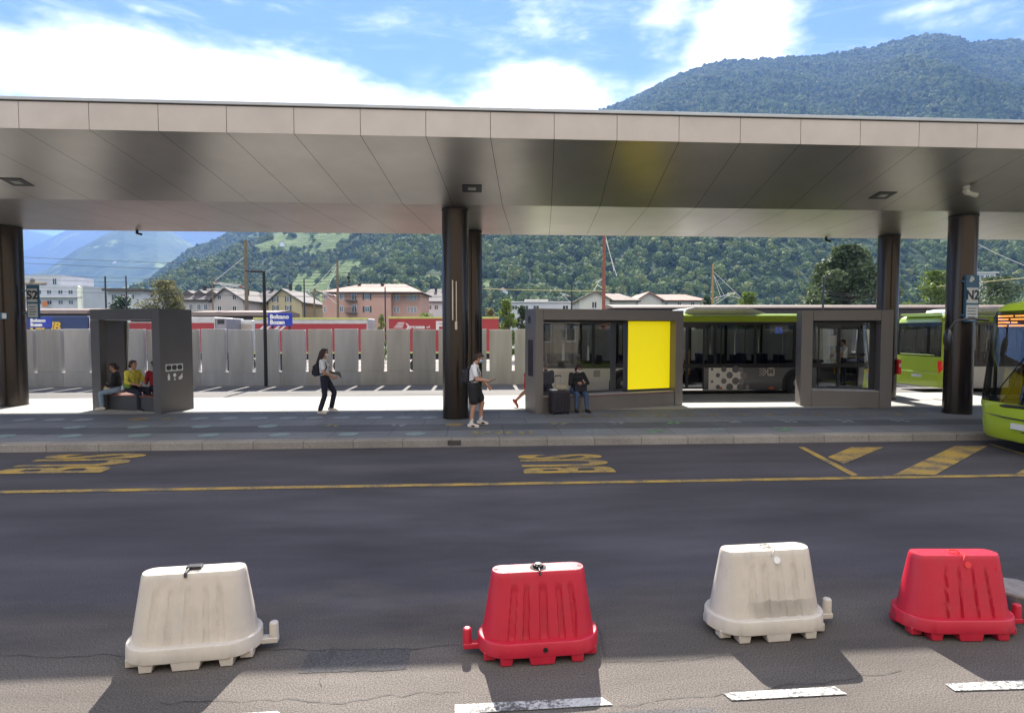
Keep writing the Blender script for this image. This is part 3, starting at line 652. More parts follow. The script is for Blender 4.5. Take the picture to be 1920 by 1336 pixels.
# ---- stop signs on the columns
M_SIGNB = mat('teal blue sign', (.02, .10, .17), .4); M_SIGNW = mat('white sign field', (.62, .63, .60), .45); M_INK = mat('dark ink', (.03, .035, .04), .6)
def stop_sign(p, rz, code, label, w=.36, h=1.35):
    t = empty('stop_sign', p, rz, label, 'stop sign', 'blue and white stop signs on the columns')
    mb = MB(); mb.box(0, w, -.03, .03, 0, h); mb.box(-.14, 0, -.02, .02, .15, .19); mb.box(-.14, 0, -.02, .02, h-.19, h-.15); mb.build('sign_board', M_SIGNB, t, bevel=.006)
    mb = MB(); mb.box(.03, w-.03, -.036, -.029, .04, .04+.40); mb.box(.03, w-.03, -.036, -.029, .49, .49+.40); mb.build('white_field', M_SIGNW, t)
    text('lettering', code, .34, M_INK, t, facing((w/2, -.038, .69)), .001, .012)
    mb = MB()
    for k in range(4): mb.box(.07, w-.08-.03*(k % 2), -.039, -.035, .34-k*.075, .36-k*.075)
    mb.build('timetable_line', M_INK, t)
    mb = MB(); mb.prism([(.1, 1.05), (.17, 1.03), (.27, 1.1), (.25, 1.16), (.16, 1.2), (.12, 1.12)], -.036, -.029, 'y'); mb.build('bus_emblem', M_SIGNW, t)
    return t
a = atY(52, 594, 18.45); stop_sign((a.x+.04, 18.40, a.z-.05), R(0), 'S2', 'blue and white stop sign reading S2 on the left column', .34, 1.0)
a = atY(1807, 603, 14.62); stop_sign((a.x, 14.62, a.z), R(10), 'N2', 'blue and white stop sign reading N2 on the right column', .44, 1.22)
a = atY(-14, 598, 14.9); t = empty('stop_sign', (a.x, 14.9, a.z), 0, 'small blue and white sign sticking in at the left picture edge', 'stop sign', 'blue and white stop signs on the columns')
b = atY(14, 586, 14.9); mb = MB(); mb.box(0, b.x-a.x, -.02, .02, 0, b.z-a.z); mb.build('sign_board', M_SIGNB, t); mb = MB(); mb.box((b.x-a.x)*.68, b.x-a.x-.01, -.025, -.019, .015, b.z-a.z-.015); mb.build('white_field', M_SIGNW, t)
# ================================================================ buses
M_GREEN = mat('lime green bus paint', (.43, .58, .035), .28, 0, .03, 1, coat=.6)
M_SILV = mat('silver beige bus paint', (.84, .79, .69), .4, .0, .04, 1, coat=.4)
M_GREY = mat('grey bus paint', (.16, .155, .15), .35, .25, .05, 1, coat=.4)
M_BLK = mat('black bus trim', (.015, .015, .017), .3, coat=.3)
M_BGL = glass('bus glass', (.32, .33, .34), .7, 0, .0)
M_WSH = glass('bus windscreen', (.50, .54, .56), .9, 0, .03)
M_TYRE = mat('tyre rubber', (.02, .02, .02), .85); M_RIM = mat('wheel rim', (.32, .32, .31), .35, .7)
M_SEAT = mat('bus seat fabric', (.04, .05, .09), .9); M_FLOOR = mat('bus floor', (.12, .12, .12), .7); M_CEIL = mat('bus interior ceiling', (.55, .55, .52), .6)
M_REDL = mat('red tail lamp', (.42, .012, .012), .2, emit=(1, .03, .02), estr=.06); M_ORL = mat('orange side lamp', (.7, .16, .02), .3); M_CLR = mat('clear headlamp', (.6, .62, .65), .1, .3)
M_PLATE = mat('number plate', (.7, .7, .7), .4); M_LED = mat('amber display', (1, .4, .1), .5, emit=(1, .32, .06), estr=1.1)
M_HAND = mat('yellow handrail', (.5, .28, .03), .4)
def bus_outline(L, W):
    pts = []; hw = W/2; rf, rr = .42, .22
    # start front centre, run along the right side (-y)
    for k in range(0, 7): y = -(hw-rf)*k/6; pts.append((-.10*(y/hw)**2, y))
    for k in range(1, 9): a = PI/2*k/8; pts.append((-.06-rf+rf*math.cos(a), -(hw-rf)-rf*math.sin(a)))
    n = int((L-rf-rr-.06)/.2)
    for k in range(1, n): pts.append((-.06-rf-(L-rf-rr-.06)*k/n, -hw))
    for k in range(0, 7): a = PI/2*k/6; pts.append((-L+rr-rr*math.sin(a), -hw+rr-rr*math.cos(a)))
    for k in range(1, 4): pts.append((-L, (-hw+rr)*(1-k/4)))
    pts.append((-L, 0))
    return pts+[(x, -y) for (x, y) in reversed(pts[1:-1])]
def make_bus(loc, rz, label, side, doors=(), L=12.0, W=2.55, H=3.0, roofpod=None, front='green', wf=2.75, group='lime green city buses'):
    t = empty('city_bus', loc, rz, label, 'bus', group)
    O = bus_outline(L, W); n = len(O); cx = -L/2
    levels = [(.24, .03), (.30, 0), (.55, 0), (.80, 0), (.98, 0), (1.10, 0), (1.4, .005), (1.8, .012), (2.2, .02), (2.55, .03), (2.70, .04), (2.80, .06), (2.89, .10), (2.95, .18), (H, .34), (H+.02, .7)]
    def P(i, j):
        x, y = O[i % n]; z, ins = levels[j]
        sx = (x-cx)/(L/2); xx = cx+(x-cx)*(1-ins/(L/2)); yy = y*(1-ins/(W/2))
        if x > -.7: xx -= max(0, z-1.0)*.12*(1+min(0, x)/.7)        # raked windscreen
        if x > -.7 and z < .8: xx -= (.8-z)*.12
        return (xx, yy, z)
    parts = {k: MB() for k in ('lower', 'windscreen', 'side_glass', 'rear_glass', 'top')}
    for j in range(len(levels)-1):
        zc = (levels[j][0]+levels[j+1][0])/2
        for i in range(n):
            (xa, ya), (xb, yb) = O[i], O[(i+1) % n]; xc, yc = (xa+xb)/2, (ya+yb)/2
            fr = xc > -.44; re = xc < -L+.24
            q = [P(i, j), P(i+1, j), P(i+1, j+1), P(i, j+1)]
            door = (not fr) and (not re) and yc < 0 and any(d0 < -xc < d1 for d0, d1 in doors)
            if zc > 2.70 and not (fr and zc < 2.80): parts['top'].quad(*q, 0)
            elif fr: (parts['windscreen'] if zc > .98 else parts['lower']).quad(*q, 0)
            elif re: (parts['rear_glass'] if (abs(yc) < 1.14 and 1.5 < zc < 2.66) else parts['lower']).quad(*q, 0)
            elif door and zc < 2.6: parts.setdefault('door_glass', {}).setdefault([k for k, (d0, d1) in enumerate(doors) if d0 < -xc < d1][0], MB()).quad(*q)
            elif zc > 1.10: parts['side_glass'].quad(*q)
            else: parts['lower'].quad(*q, 1 if side == 'silver' or (side == 'mixed' and xc < -7.75) else 2)
    parts['lower'].build('body', [M_GREEN, M_SILV, M_GREY], t, smooth=True)
    parts['top'].build('roof', M_GREEN, t, smooth=True)
    parts['windscreen'].build('windscreen', M_WSH, t, smooth=True)
    parts['side_glass'].build('side_window', M_BGL, t, smooth=True)
    for q in parts.get('door_glass', {}).values(): q.build('door_glass', M_GLC, t, smooth=True)
    lin_ = MB()
    for i in range(n):
        (xa, ya), (xb, yb) = O[i], O[(i+1) % n]; xc, yc = (xa+xb)/2, (ya+yb)/2
        if not (yc < 0 and any(d0 < -xc < d1 for d0, d1 in doors)):
            lin_.quad(*[(cx+(x-cx)*.988-(.06 if x > -.6 else 0), y*.965, z) for x, y, z in ((xa, ya, .37), (xb, yb, .37), (xb, yb, 1.04), (xa, ya, 1.04))])
    lin_.build('inner_lining', M_FLOOR, t, smooth=True)
    rg = parts['rear_glass'].build('rear_window', M_BGL, t, smooth=True)
    # window pillars and belts on both sides
    mb = MB(); hw = W/2
    for s in (-1, 1):
        y0, y1 = (s*(hw+.004), s*(hw-.05)); ya, yb = min(y0, y1), max(y0, y1)
        mb.box(-L+.25, -.5, ya, yb, 2.60, 2.70); mb.box(-L+.25, -.5, ya+s*.002, yb+s*.002, 1.05, 1.20)
        x = -1.65
        while x > -L+.4:
            if not (s < 0 and any(d0-.05 < -x < d1+.05 for d0, d1 in doors)): mb.box(x-.05, x+.05, ya+s*.001, yb+s*.001, 1.2, 2.6)
            x -= 1.48
    mb.build('window_pillar', M_BLK, t)
    for (d0, d1) in doors:
        mb = MB(); y = -hw-.010; xm = -(d0+d1)/2
        for x in (-d0-.02, -d1+.02, xm-.03, xm+.03): mb.box(x-.022, x+.022, y, y+.05, .32, 2.58)
        mb.box(-d1, -d0, y+.001, y+.049, .30, .36); mb.box(-d1, -d0, y+.001, y+.049, 2.50, 2.62); 
        dr = mb.build('door', M_BLK, t, bevel=.004)
        mb = MB()
        for x in (xm-.10, xm+.10): mb.tube([(x, -hw+.07, .8), (x, -hw+.07, 1.7)], .016, 8)
        mb.build('handle', M_HAND, dr)
    # interior
    mb = MB(); mb.box(-L+.2, -.55, -hw+.06, hw-.06, .30, .36); mb.build('floor', M_FLOOR, t)
    mb = MB(); mb.box(-L+.2, -.75, -hw+.12, hw-.12, 2.62, 2.66); mb.build('interior_ceiling', M_CEIL, t)
    seat0 = None; x = -2.9
    while x > -L+.9:
        for yc in (-.85, -.42, .42, .85):
            if yc < 0 and any(d0-.3 < -x < d1+.5 for d0, d1 in doors): continue
            if seat0 is None:
                mb = MB(); mb.prism([(.16, .78), (.20, .84), (.16, .885), (-.20, .87), (-.27, 1.50), (-.31, 1.50), (-.27, .80), (-.2, .78)], -.2, .2, 'y'); mb.box(-.12, -.02, -.15, .15, .36, .78); seat0 = mb.build('seat', M_SEAT, t, bevel=.015); seat0.location = (x-.2, yc, 0)
            else: c_ = seat0.copy(); COL.objects.link(c_); c_.parent = t; c_.location = (x-.2, yc, 0)
        x -= .85
    mb = MB(); mb.prism([(-1.35, .72), (-1.35, .86), (-1.83, .84), (-1.92, 1.75), (-1.98, 1.75), (-1.93, .72)], .35, .85, 'y'); mb.box(-1.75, -1.5, .5, .7, .36, .72); mb.build('driver_seat', M_SEAT, t, bevel=.02)
    mb = MB(); mb.box(-.80, -.42, -.9, 1.0, .75, 1.10); mb.build('dashboard', M_BLK, t, bevel=.06)
    mb = MB(); mb.tube([(0, 0, .36), (0, 0, 2.62)], .017, 8); gp = mb.build('grab_pole', M_HAND, t); gp.location = (-2.6, -.62, 0)
    for x in (-2.6, -4.1, -5.6, -7.4, -9.0):
        for y in (-.62, .62):
            if (x, y) != (-2.6, -.62): c_ = gp.copy(); COL.objects.link(c_); c_.parent = t; c_.location = (x, y, 0)
    # wheels
    for xw in (-wf, -L+3.2):
        for s in (-1, 1):
            yo = s*(hw+.003)
            mb = MB(); n_ = 26; pr = [(xw+.56*math.cos(PI*k/n_), .47+.56*math.sin(PI*k/n_)) for k in range(n_+1)]+[(xw-.56, .235), (xw+.56, .235)]
            mb.prism(pr, min(yo, yo-s*.02), max(yo, yo-s*.02), 'y'); mb.build('wheel_arch', M_BLK, t)
            w = None; mb = MB(); ring = []
            prof = [(.30, .035), (.40, .045), (.465, .03), (.48, -.02), (.48, -.24), (.30, -.25)]
            m_ = 32; vs = []; fs = []
            for (r_, dy) in prof:
                for k in range(m_): vs.append((xw+r_*math.cos(2*PI*k/m_), s*(hw-.02+dy), .48+r_*math.sin(2*PI*k/m_)))
            for a in range(len(prof)-1):
                for k in range(m_): fs.append((a*m_+k, a*m_+(k+1) % m_, (a+1)*m_+(k+1) % m_, (a+1)*m_+k))
            mb.add(vs, fs); w = mb.build('wheel', M_TYRE, t, smooth=True)
            mb = MB(); vs = []; fs = []; prof = [(.30, .02), (.27, -.02), (.16, -.03), (.14, .03), (.10, .05), (.0, .05)]
            for (r_, dy) in prof:
                for k in range(m_): vs.append((xw+r_*math.cos(2*PI*k/m_), s*(hw-.015+dy), .48+r_*math.sin(2*PI*k/m_)))
            for a in range(len(prof)-1):
                for k in range(m_): fs.append((a*m_+k, a*m_+(k+1) % m_, (a+1)*m_+(k+1) % m_, (a+1)*m_+k))
            mb.add(vs, fs); mb.build('rim', M_RIM, w, smooth=True)
    # rear: lamps, plate, bumper crease
    for s in (-1, 1):
        mb = MB(); mb.prism([(s*1.20, 1.25), (s*1.03, 1.25), (s*1.05, 1.0), (s*1.12, .78), (s*1.22, .95)], -L-.012, -L+.10, 'x'); mb.build('tail_lamp', M_REDL, t, bevel=.01)
        mb = MB(); mb.box(-L+.30, -L+.42, min(s*hw, s*(hw+.01)), max(s*hw, s*(hw+.01)), .55, .60); mb.build('side_marker', M_ORL, t)
    mb = MB(); mb.box(-L-.012, -L+.02, -.26, .26, .58, .69); mb.build('rear_plate', M_PLATE, t)
    mb = MB(); mb.box(-L-.02, -L+.02, -.9, .9, 1.44, 1.47); mb.box(-L-.02, -L+.02, -1.05, 1.05, .76, .79); mb.build('rear_crease', mat('pale green trim', (.5, .66, .2), .3), t, bevel=.006)
    mb = MB(); mb.box(-L-.05, -L+.25, -.9, .9, 2.98, 3.05); mb.build('rear_spoiler', M_GREEN, t, bevel=.02)
    # front: lamps, plate, mirror arms, wipers, destination display
    for s in (-1, 1):
        def lamp(nm, m, xr, zs):
            q = MB(); ii = [i for i in range(n) if xr[0] < O[i][0] < xr[1] and O[i][1]*s > .75]
            for za, zb in zip(zs[:-1], zs[1:]):
                for i in ii[:-1]:
                    if i+1 in ii: q.quad(*[Vector((O[k][0]-max(0, .8-z)*.12+.004, O[k][1]*1.004, z)) for k, z in ((i, za), (i+1, za), (i+1, zb), (i, zb))])
            q.build(nm, m, t, smooth=True)
        lamp('headlamp', M_CLR, (-.40, -.09), (.60, .68, .76, .84)); lamp('turn_signal', M_ORL, (-.46, -.16), (.87, .96))
        mb = MB(); mb.tube([(-.25, s*1.12, 2.62), (.05, s*1.22, 2.66), (.28, s*1.36, 2.60), (.36, s*1.42, 2.42)], [.03, .026, .022, .02], 8); ar = mb.build('mirror_arm', M_BLK, t, smooth=True)
        mb = MB(); mb.ell((.36, s*1.44, 2.22), .07, .10, .23, 16, 12); mb.build('mirror', M_BLK, ar, smooth=True)
    mb = MB(); mb.box(-.02, .012, -.27, .27, .50, .61); mb.build('front_plate', M_PLATE, t)
    mb = MB(); mb.tube([(-.075, -.9, .72), (-.01, -.45, .70), (.005, 0, .695), (-.01, .45, .70), (-.075, .9, .72)], .014, 8); mb.tube([(-.10, -.8, .47), (-.05, 0, .45), (-.10, .8, .47)], .016, 8); mb.build('bumper_crease', M_BLK, t, smooth=True)
    mb = MB(); mb.tube([(-.10, -.75, .90), (-.04, -.4, .93), (-.035, 0, .94), (-.04, .4, .93), (-.10, .75, .90)], .05, 10); mb.build('wiper_cowl', M_BLK, t, smooth=True)
    for y in (-.5, .45):
        mb = MB(); mb.tube([(-.02, y, 1.0), (-.07, y+.18, 1.35), (-.10, y+.24, 1.62)], .012, 6); mb.tube([(-.05, y-.1, 1.25), (-.12, y+.42, 2.0)], .01, 6); mb.build('wiper', M_BLK, t)
    mb = MB(); mb.box(-.50, -.30, -1.0, 1.0, 2.44, 2.74); ds = mb.build('destination_display', M_BLK, t)
    mb = MB()
    for r_, runs in enumerate(((.2, .12), (.14, .2, .05, .05), (.15, .08), (.12, .2, .16))):
        y = -.95
        for w_ in runs:
            k = 0; mb = MB()
            while k*.034 < w_*1.6: mb.box(-.299, -.295, y+k*.034, y+k*.034+.024, 2.71-r_*.065-.03, 2.71-r_*.065); k += 1
            y += w_*1.6+.06; mb.build('display_text', M_LED, ds)
    mb = MB(); mb.tube([(-.5, .95, 1.22), (-.42, .3, 1.26), (-.42, -.1, 1.2)], .02, 8); mb.build('dash_rail', M_HAND, t, smooth=True)
    if roofpod:
        x0, x1 = roofpod; mb = MB()
        mb.prism([(x0+.55, 3.0), (x0, 3.20), (x0-.25, 3.24), (x1+.3, 3.24), (x1, 3.18), (x1-.08, 3.0)], -.85, .85, 'y'); rp_ = mb.build('roof_unit', mat('pale roof unit', (.6, .62, .58), .3, .1, coat=.4), t, bevel=.04, seg=3)
        mb = MB(); mb.box(x1+.15, x0-.25, -.862, -.85, 3.055, 3.10); mb.build('green_stripe', M_GREEN, rp_)
    return t
# --- bus in the far lane, seen side on
BX, BY = 14.72, 20.62
bA = make_bus((BX, BY+1.275, 0), 0, 'long bus seen side on behind the shelters, silver rear half and dotted grey front half', 'mixed', ((.70, 2.25), (6.5, 7.75)), L=12.6, roofpod=(-4.5, -7.0), wf=3.02)
TA = Matrix.Translation((BX, BY+1.275, 0)); yl = -1.275-.004
def onA(px, py): return onplane(TA, px, py, yl)
mb = MB()
a = onA(1329, 685); b = onA(1392, 733)
mb.box(a.x, b.x, yl+.0005, yl+.01, .27, 1.05); sp = mb.build('silver_panel', M_SILV, bA)
mb = MB(); ml = MB()
for (px, py, r_, k) in ((1335, 692, .05, 0), (1357, 692, .10, 0), (1379, 692, .13, 0), (1346, 703, .08, 0), (1368, 703, .12, 0), (1335, 715, .05, 0), (1357, 714, .10, 0), (1379, 714, .13, 0), (1346, 725, .08, 0), (1368, 725, .13, 0), (1388, 725, .13, 0), (1394, 703, .12, 1), (1389, 693, .09, 1), (1390, 714, .10, 1), (1401, 725, .08, 1)):
    q = onA(px, py); (ml if k else mb).disc((q.x, yl-.0035-.0015*(len(mb.f) % 3), q.z), r_, 22, 'y')
mb.build('grey_dots', M_GREY, bA); ml.build('pale_dots', mat('pale grey dot', (.26, .25, .235), .4), bA)
q0 = onA(1420, 689); q1 = onA(1452, 704); s_ = (q0.z-q1.z)
mb = MB(); mb.prism([(q1.x-s_*.9+a_, q1.z+b_) for a_, b_ in rrect(0, s_*.9, 0, s_, s_*.2)], yl-.004, yl+.01, 'y')
for ix in range(5):
    for iz in range(5):
        if (ix+iz) % 2 == 0 and not (ix == 0 and iz in (0, 4)): x = q1.x-s_*.9-(ix+1)*s_*.2; mb.box(x, x+s_*.2*(1-.08*ix), yl-.004, yl+.01, q1.z+iz*s_*.2, q1.z+iz*s_*.2+s_*.2*(1-.08*ix))
mb.build('chequer_emblem', mat('cream emblem', (.62, .55, .42), .4), bA)
text('emblem_letter', 'M', s_*.8, M_GREY, bA, facing((q1.x-s_*.47, yl-.006, q1.z+s_*.5)), .001, .02)
q = onA(1462, 620); text('route_number', '55', .30, mat('blue display', (.06, .12, .4), .4, emit=(.1, .2, .8), estr=.25), bA, facing((q.x, -1.275+.055, q.z)), .001, .01)
mb = MB()
for px in (1350, 1446): q = onA(px, 727); mb.box(q.x-.08, q.x+.08, yl-.006, yl+.01, q.z-.04, q.z+.04)
mb.build('side_marker', M_ORL, bA)
mb = MB(); q = onA(1199-80, 700); mb.box(q.x-.12, q.x+.12, yl, yl+.01, q.z-.12, q.z+.12); mb.build('fuel_flap', mat('flap silver', (.43, .40, .36), .4, .2), bA)
mb = MB()                                     # notices stuck inside the front door
for (px0, px1, py0, py1) in ((1554, 1576, 629, 648), (1566, 1576, 661, 674)):
    a, b = onA(px0, py1), onA(px1, py0); mb.box(a.x, b.x, -1.275+.05, -1.275+.056, a.z, b.z)
q = onA(1571, 680); mb.disc((q.x, -1.275+.05, q.z), .07, 18, 'y'); mb.build('door_notice', M_SIGNW, bA)
# --- bus ahead of it, only its green tail and first windows show
bB = make_bus((17.35+12.0, 20.75+1.275, 0), 0, 'green tailed bus standing further right behind the right column', 'silver', ((.55, 1.85), (6.05, 7.35)), roofpod=(-8.5, -11.0))
# --- bus arriving at the kerb, cut by the right edge
bC = make_bus((10.40, 11.72-1.275, 0), PI, 'lime green bus front with amber display entering at the right edge', 'silver', ((.55, 1.85), (6.05, 7.35)))
# ================================================================ people
def cloth(name, c, var=.15): return mat(name, c, .85, 0, var, 7, .3, 30)
SKIN = mat('skin', (.42, .22, .145), .5, 0, .06, 8); EYE = mat('eye', (.03, .02, .02), .2)
HAIRK = mat('dark brown hair', (.016, .009, .007), .5, 0, .3, 30, stretch=(1, 1, .2)); HAIRB = mat('brown hair', (.035, .015, .01), .5, 0, .3, 30, stretch=(1, 1, .2))
MASKB = mat('pale blue mask', (.42, .52, .60), .8); MASKW = mat('white mask', (.68, .68, .68), .8)
def _fk(po, s):
    v = lambda *a: Vector(a)
    J = {}; lean = R(po.get('lean', 0)); hd = R(po.get('head', 0)); hy = R(po.get('headyaw', 0))
    up = v(math.sin(lean), 0, math.cos(lean)); fw = v(math.cos(lean), 0, -math.sin(lean)); lt = v(0, 1, 0)
    J['pel'] = v(0, 0, 0); J['waist'] = up*.12*s; J['chest'] = up*.34*s; J['neck'] = up*.49*s+fw*.005*s
    hu = v(math.sin(lean*.5+hd), 0, math.cos(lean*.5+hd)); J['hu'] = hu
    J['head'] = J['neck']+hu*.155*s+v(math.cos(hd), 0, -math.sin(hd))*.02*s
    hf = v(math.cos(lean*.5+hd)*math.cos(hy), math.sin(hy), -math.sin(lean*.5+hd)*math.cos(hy)).normalized(); J['hf'] = hf
    J['hl'] = hu.cross(hf).normalized()
    for n, sg in (('L', 1), ('R', -1)):
        f, ab, el, inn = [R(x) for x in po.get('arm'+n, (5, 8, 12, 0))]
        sh = up*.435*s+lt*sg*.175*s; J['sh'+n] = sh
        ud = v(math.sin(f)*math.cos(ab), sg*math.sin(ab), -math.cos(f)*math.cos(ab)); J['el'+n] = sh+ud*.285*s
        fd = v(math.sin(f+el)*math.cos(inn), -sg*math.sin(inn), -math.cos(f+el)*math.cos(inn)); J['wr'+n] = J['el'+n]+fd*.245*s; J['fd'+n] = fd
        f, kn, ab = [R(x) for x in po.get('leg'+n, (0, 0, 2))]
        hp = lt*sg*.092*s-up*.02*s; J['hp'+n] = hp
        td = v(math.sin(f)*math.cos(ab), sg*math.sin(ab), -math.cos(f)*math.cos(ab)); J['kn'+n] = hp+td*.425*s
        sd = v(math.sin(f-kn), sg*math.sin(ab*.4), -math.cos(f-kn)).normalized(); J['an'+n] = J['kn'+n]+sd*.405*s
        ft = R(po.get('foot'+n, 0)); J['ft'+n] = v(math.cos(ft), sg*.12, math.sin(ft)).normalized()
    return J
def person(loc, yaw, po, look, label, s=1.0, voxel=.0085, group=None):
    J = _fk(po, s); prims = []          # (p0,p1,r0,r1,material key)
    def cap(p0, p1, r0, r1, k): prims.append((Vector(p0), Vector(p1), r0*s, r1*s, k))
    up = (J['neck']-J['pel']).normalized(); lt = Vector((0, 1, 0)); fw = lt.cross(up); B = look.get('bulk', 1.0)
    # trunk in several overlapping capsules: wide but shallow
    bot, top = 'bottom', 'top'
    for sg in (-1, 1):
        cap(J['pel']+lt*sg*.055*s-up*.01*s, J['pel']+lt*sg*.05*s+up*.08*s, .105*B, .10*B, bot)
        cap(J['pel']+lt*sg*.05*s+up*.05*s, J['chest']+lt*sg*.06*s, .098*B, .108*B, top)
        cap(J['chest']+lt*sg*.05*s, J['sh'+('L' if sg > 0 else 'R')]-lt*sg*.01*s-up*.01*s, .11*B, .068*B, top)
        cap(J['chest']-up*.02*s+lt*sg*.07*s, J['chest']+up*.06*s+lt*sg*.02*s, .105*B, .07*B, top)
    if look.get('bust'): cap(J['chest']-up*.02*s+fw*.07*s-lt*.06*s, J['chest']-up*.02*s+fw*.07*s+lt*.06*s, .062, .062, top)
    cap(J['neck']-up*.06*s, J['neck'], .085*B, .055, top); cap(J['neck']-up*.01*s, J['head']-J['hu']*.04*s, .053, .05, 'skin')
    H, hf, hu, hl = J['head'], J['hf'], J['hu'], J['hl']
    cap(H+hu*.03*s-hf*.018*s, H+hu*.03*s+hf*.012*s, .079, .076, 'skin'); cap(H-hu*.005*s+hf*.02*s, H-hu*.06*s+hf*.04*s, .066, .042, 'skin')
    cap(H+hu*.012*s+hf*.085*s, H-hu*.022*s+hf*.103*s, .010, .015, 'skin')
    for sg in (-1, 1):
        cap(H+hl*sg*.076*s+hu*.012*s-hf*.008*s, H+hl*sg*.074*s-hu*.02*s-hf*.004*s, .013, .009, 'skin')
        cap(H+hl*sg*.03*s+hu*.016*s+hf*.078*s, H+hl*sg*.032*s+hu*.016*s+hf*.079*s, .0115, .0115, 'eye')
    cap(H-hu*.052*s+hf*.077*s-hl*.018*s, H-hu*.052*s+hf*.077*s+hl*.018*s, .009, .009, 'lip')
    sl, lc = look.get('sleeve', .5), look.get('leg', 1.9)
    for n, sg in (('L', 1), ('R', -1)):
        a, b, c = J['sh'+n], J['el'+n], J['wr'+n]
        def limb(a, b, ra, rb, cov, kc, ks, pad):
            if cov <= 0: cap(a, b, ra, rb, ks)
            elif cov >= 1: cap(a, b, ra+pad, rb+pad, kc)
            else:
                m_ = a.lerp(b, cov); rm = ra+(rb-ra)*cov; cap(a, m_, ra+pad, rm+pad*1.3, kc); cap(m_, b, rm, rb, ks)
        limb(a, b, .053, .042, sl, top, 'skin', .012); limb(b, c, .042, .029, sl-1, top, 'skin', .011)
        # hand: palm, four unequal bent fingers, thumb from the side of the palm
        d = J['fd'+n]; nn = (lt*(-sg)); nn = (nn-d*nn.dot(d)); nn = nn.normalized() if nn.length > .1 else Vector((0, 0, 1)); w = d.cross(nn).normalized()
        if po.get('palmup'+n): nn, w = w*(1 if w.z > 0 else -1), nn
        pe = c+d*.085*s
        cap(c+d*.01*s, pe-d*.012*s-w*.022*s, .026, .018, 'skin'); cap(c+d*.02*s, pe-d*.012*s+w*.022*s, .024, .017, 'skin')
        cu = R(po.get('curl'+n, 28))
        for k, (of, ln) in enumerate(((-.030, .030), (-.010, .036), (.010, .034), (.029, .026))):
            b0 = pe+w*of*s; d1 = (d*math.cos(cu)+nn*math.sin(cu)); b1 = b0+d1*ln*1.1*s; d2 = d*math.cos(2.1*cu)+nn*math.sin(2.1*cu); b2 = b1+d2*ln*.95*s
            cap(b0-d*.01*s, b1, .0105, .009, 'skin'); cap(b1, b2, .009, .0075, 'skin')
        t0 = c+d*.035*s-w*.03*s; t1 = t0+(d*.7-w*.55+nn*.4).normalized()*.042*s; cap(t0, t1, .0125, .0105, 'skin'); cap(t1, t1+(d*.9+nn*.5).normalized()*.03*s, .0105, .0085, 'skin')
        h, k_, an = J['hp'+n], J['kn'+n], J['an'+n]; pad = look.get('legpad', .012)
        limb(h, k_, .088, .057, lc, bot, 'skin', pad)
        lo = lc-1; calf = k_.lerp(an, .32)-J['ft'+n]*.012*s
        if lo >= .95: cap(k_, calf, .057+pad*.7, .054+pad*.7, bot); cap(calf, k_.lerp(an, .93), .054+pad*.7, .044+pad*.6, bot); cap(calf, an, .045, .036, 'skin')
        elif lo > 0: cap(k_, k_.lerp(an, lo), .057+pad, .052+pad, bot); cap(k_, calf, .052, .052, 'skin'); cap(calf, an, .05, .036, 'skin')
        else: cap(k_, calf, .053, .054, 'skin'); cap(calf, an, .052, .036, 'skin')
        if look.get('sock'): cap(k_.lerp(an, .74), an, .041, .041, 'sock')
        f = J['ft'+n]; fu = Vector((-f.z, 0, f.x)); base = an-fu*.045*s
        cap(base-f*.045*s, base+f*.10*s, .040, .038, 'shoe'); cap(base+f*.09*s, base+f*.165*s-fu*.008*s, .040, .028, 'shoe'); cap(an-fu*.005*s, base+f*.06*s, .042, .036, 'shoe')
        for q in (-.018, .018): cap(base-f*.05*s-fu*.03*s+lt*q*s, base+f*.165*s-fu*.03*s+lt*q*s, .014, .012, 'sole')
    zmin = min(min(p0.z-r0, p1.z-r1) for p0, p1, r0, r1, k in prims); off = Vector((0, 0, -zmin))
    J = {k: (v+off if k[:2] not in ('hu', 'hf', 'hl', 'fd', 'ft') else v) for k, v in J.items()}
    mb = MB(); 
    for (p0, p1, r0, r1, k) in prims:
        p0 = p0+off; p1 = p1+off; d = p1-p0; ln = d.length
        if ln < 1e-4: mb.ell(p0, r0, r0, r0, 12, 8); continue
        d.normalize(); pts = []; rs = []
        for a in (80, 55, 28, 0): pts.append(p0-d*r0*math.sin(R(a))); rs.append(max(r0*math.cos(R(a)), .001))
        for a in (0, 28, 55, 80): pts.append(p1+d*r1*math.sin(R(a))); rs.append(max(r1*math.cos(R(a)), .001))
        mb.tube(pts, rs, 14)
    me0 = bpy.data.meshes.new('t'); me0.from_pydata(mb.v, [], mb.f); me0.update()
    ob = bpy.data.objects.new('t', me0); COL.objects.link(ob)
    md = ob.modifiers.new('r', 'REMESH'); md.mode = 'VOXEL'; md.voxel_size = voxel
    md = ob.modifiers.new('s', 'SMOOTH'); md.iterations = 2; md.factor = .4
    dg = bpy.context.evaluated_depsgraph_get(); me = bpy.data.meshes.new_from_object(ob.evaluated_get(dg)); bpy.data.objects.remove(ob)
    keys = ['skin', 'top', 'bottom', 'shoe', 'sole', 'sock', 'eye', 'lip']
    lk = {'skin': SKIN, 'eye': EYE, 'lip': mat('lips', (.34, .13, .10), .5), 'sock': MATS['white sock']}; lk.update({k: v for k, v in look.items() if k in keys})
    lk.setdefault('sole', lk['shoe']); me.materials.clear()
    for k in keys: me.materials.append(lk[k])
    nf = len(me.polygons); ce = np.empty(nf*3, dtype=np.float32); me.polygons.foreach_get('center', ce); ce = ce.reshape(-1, 3)
    best = np.full(nf, 9.0); idx = np.zeros(nf, dtype=np.int32)
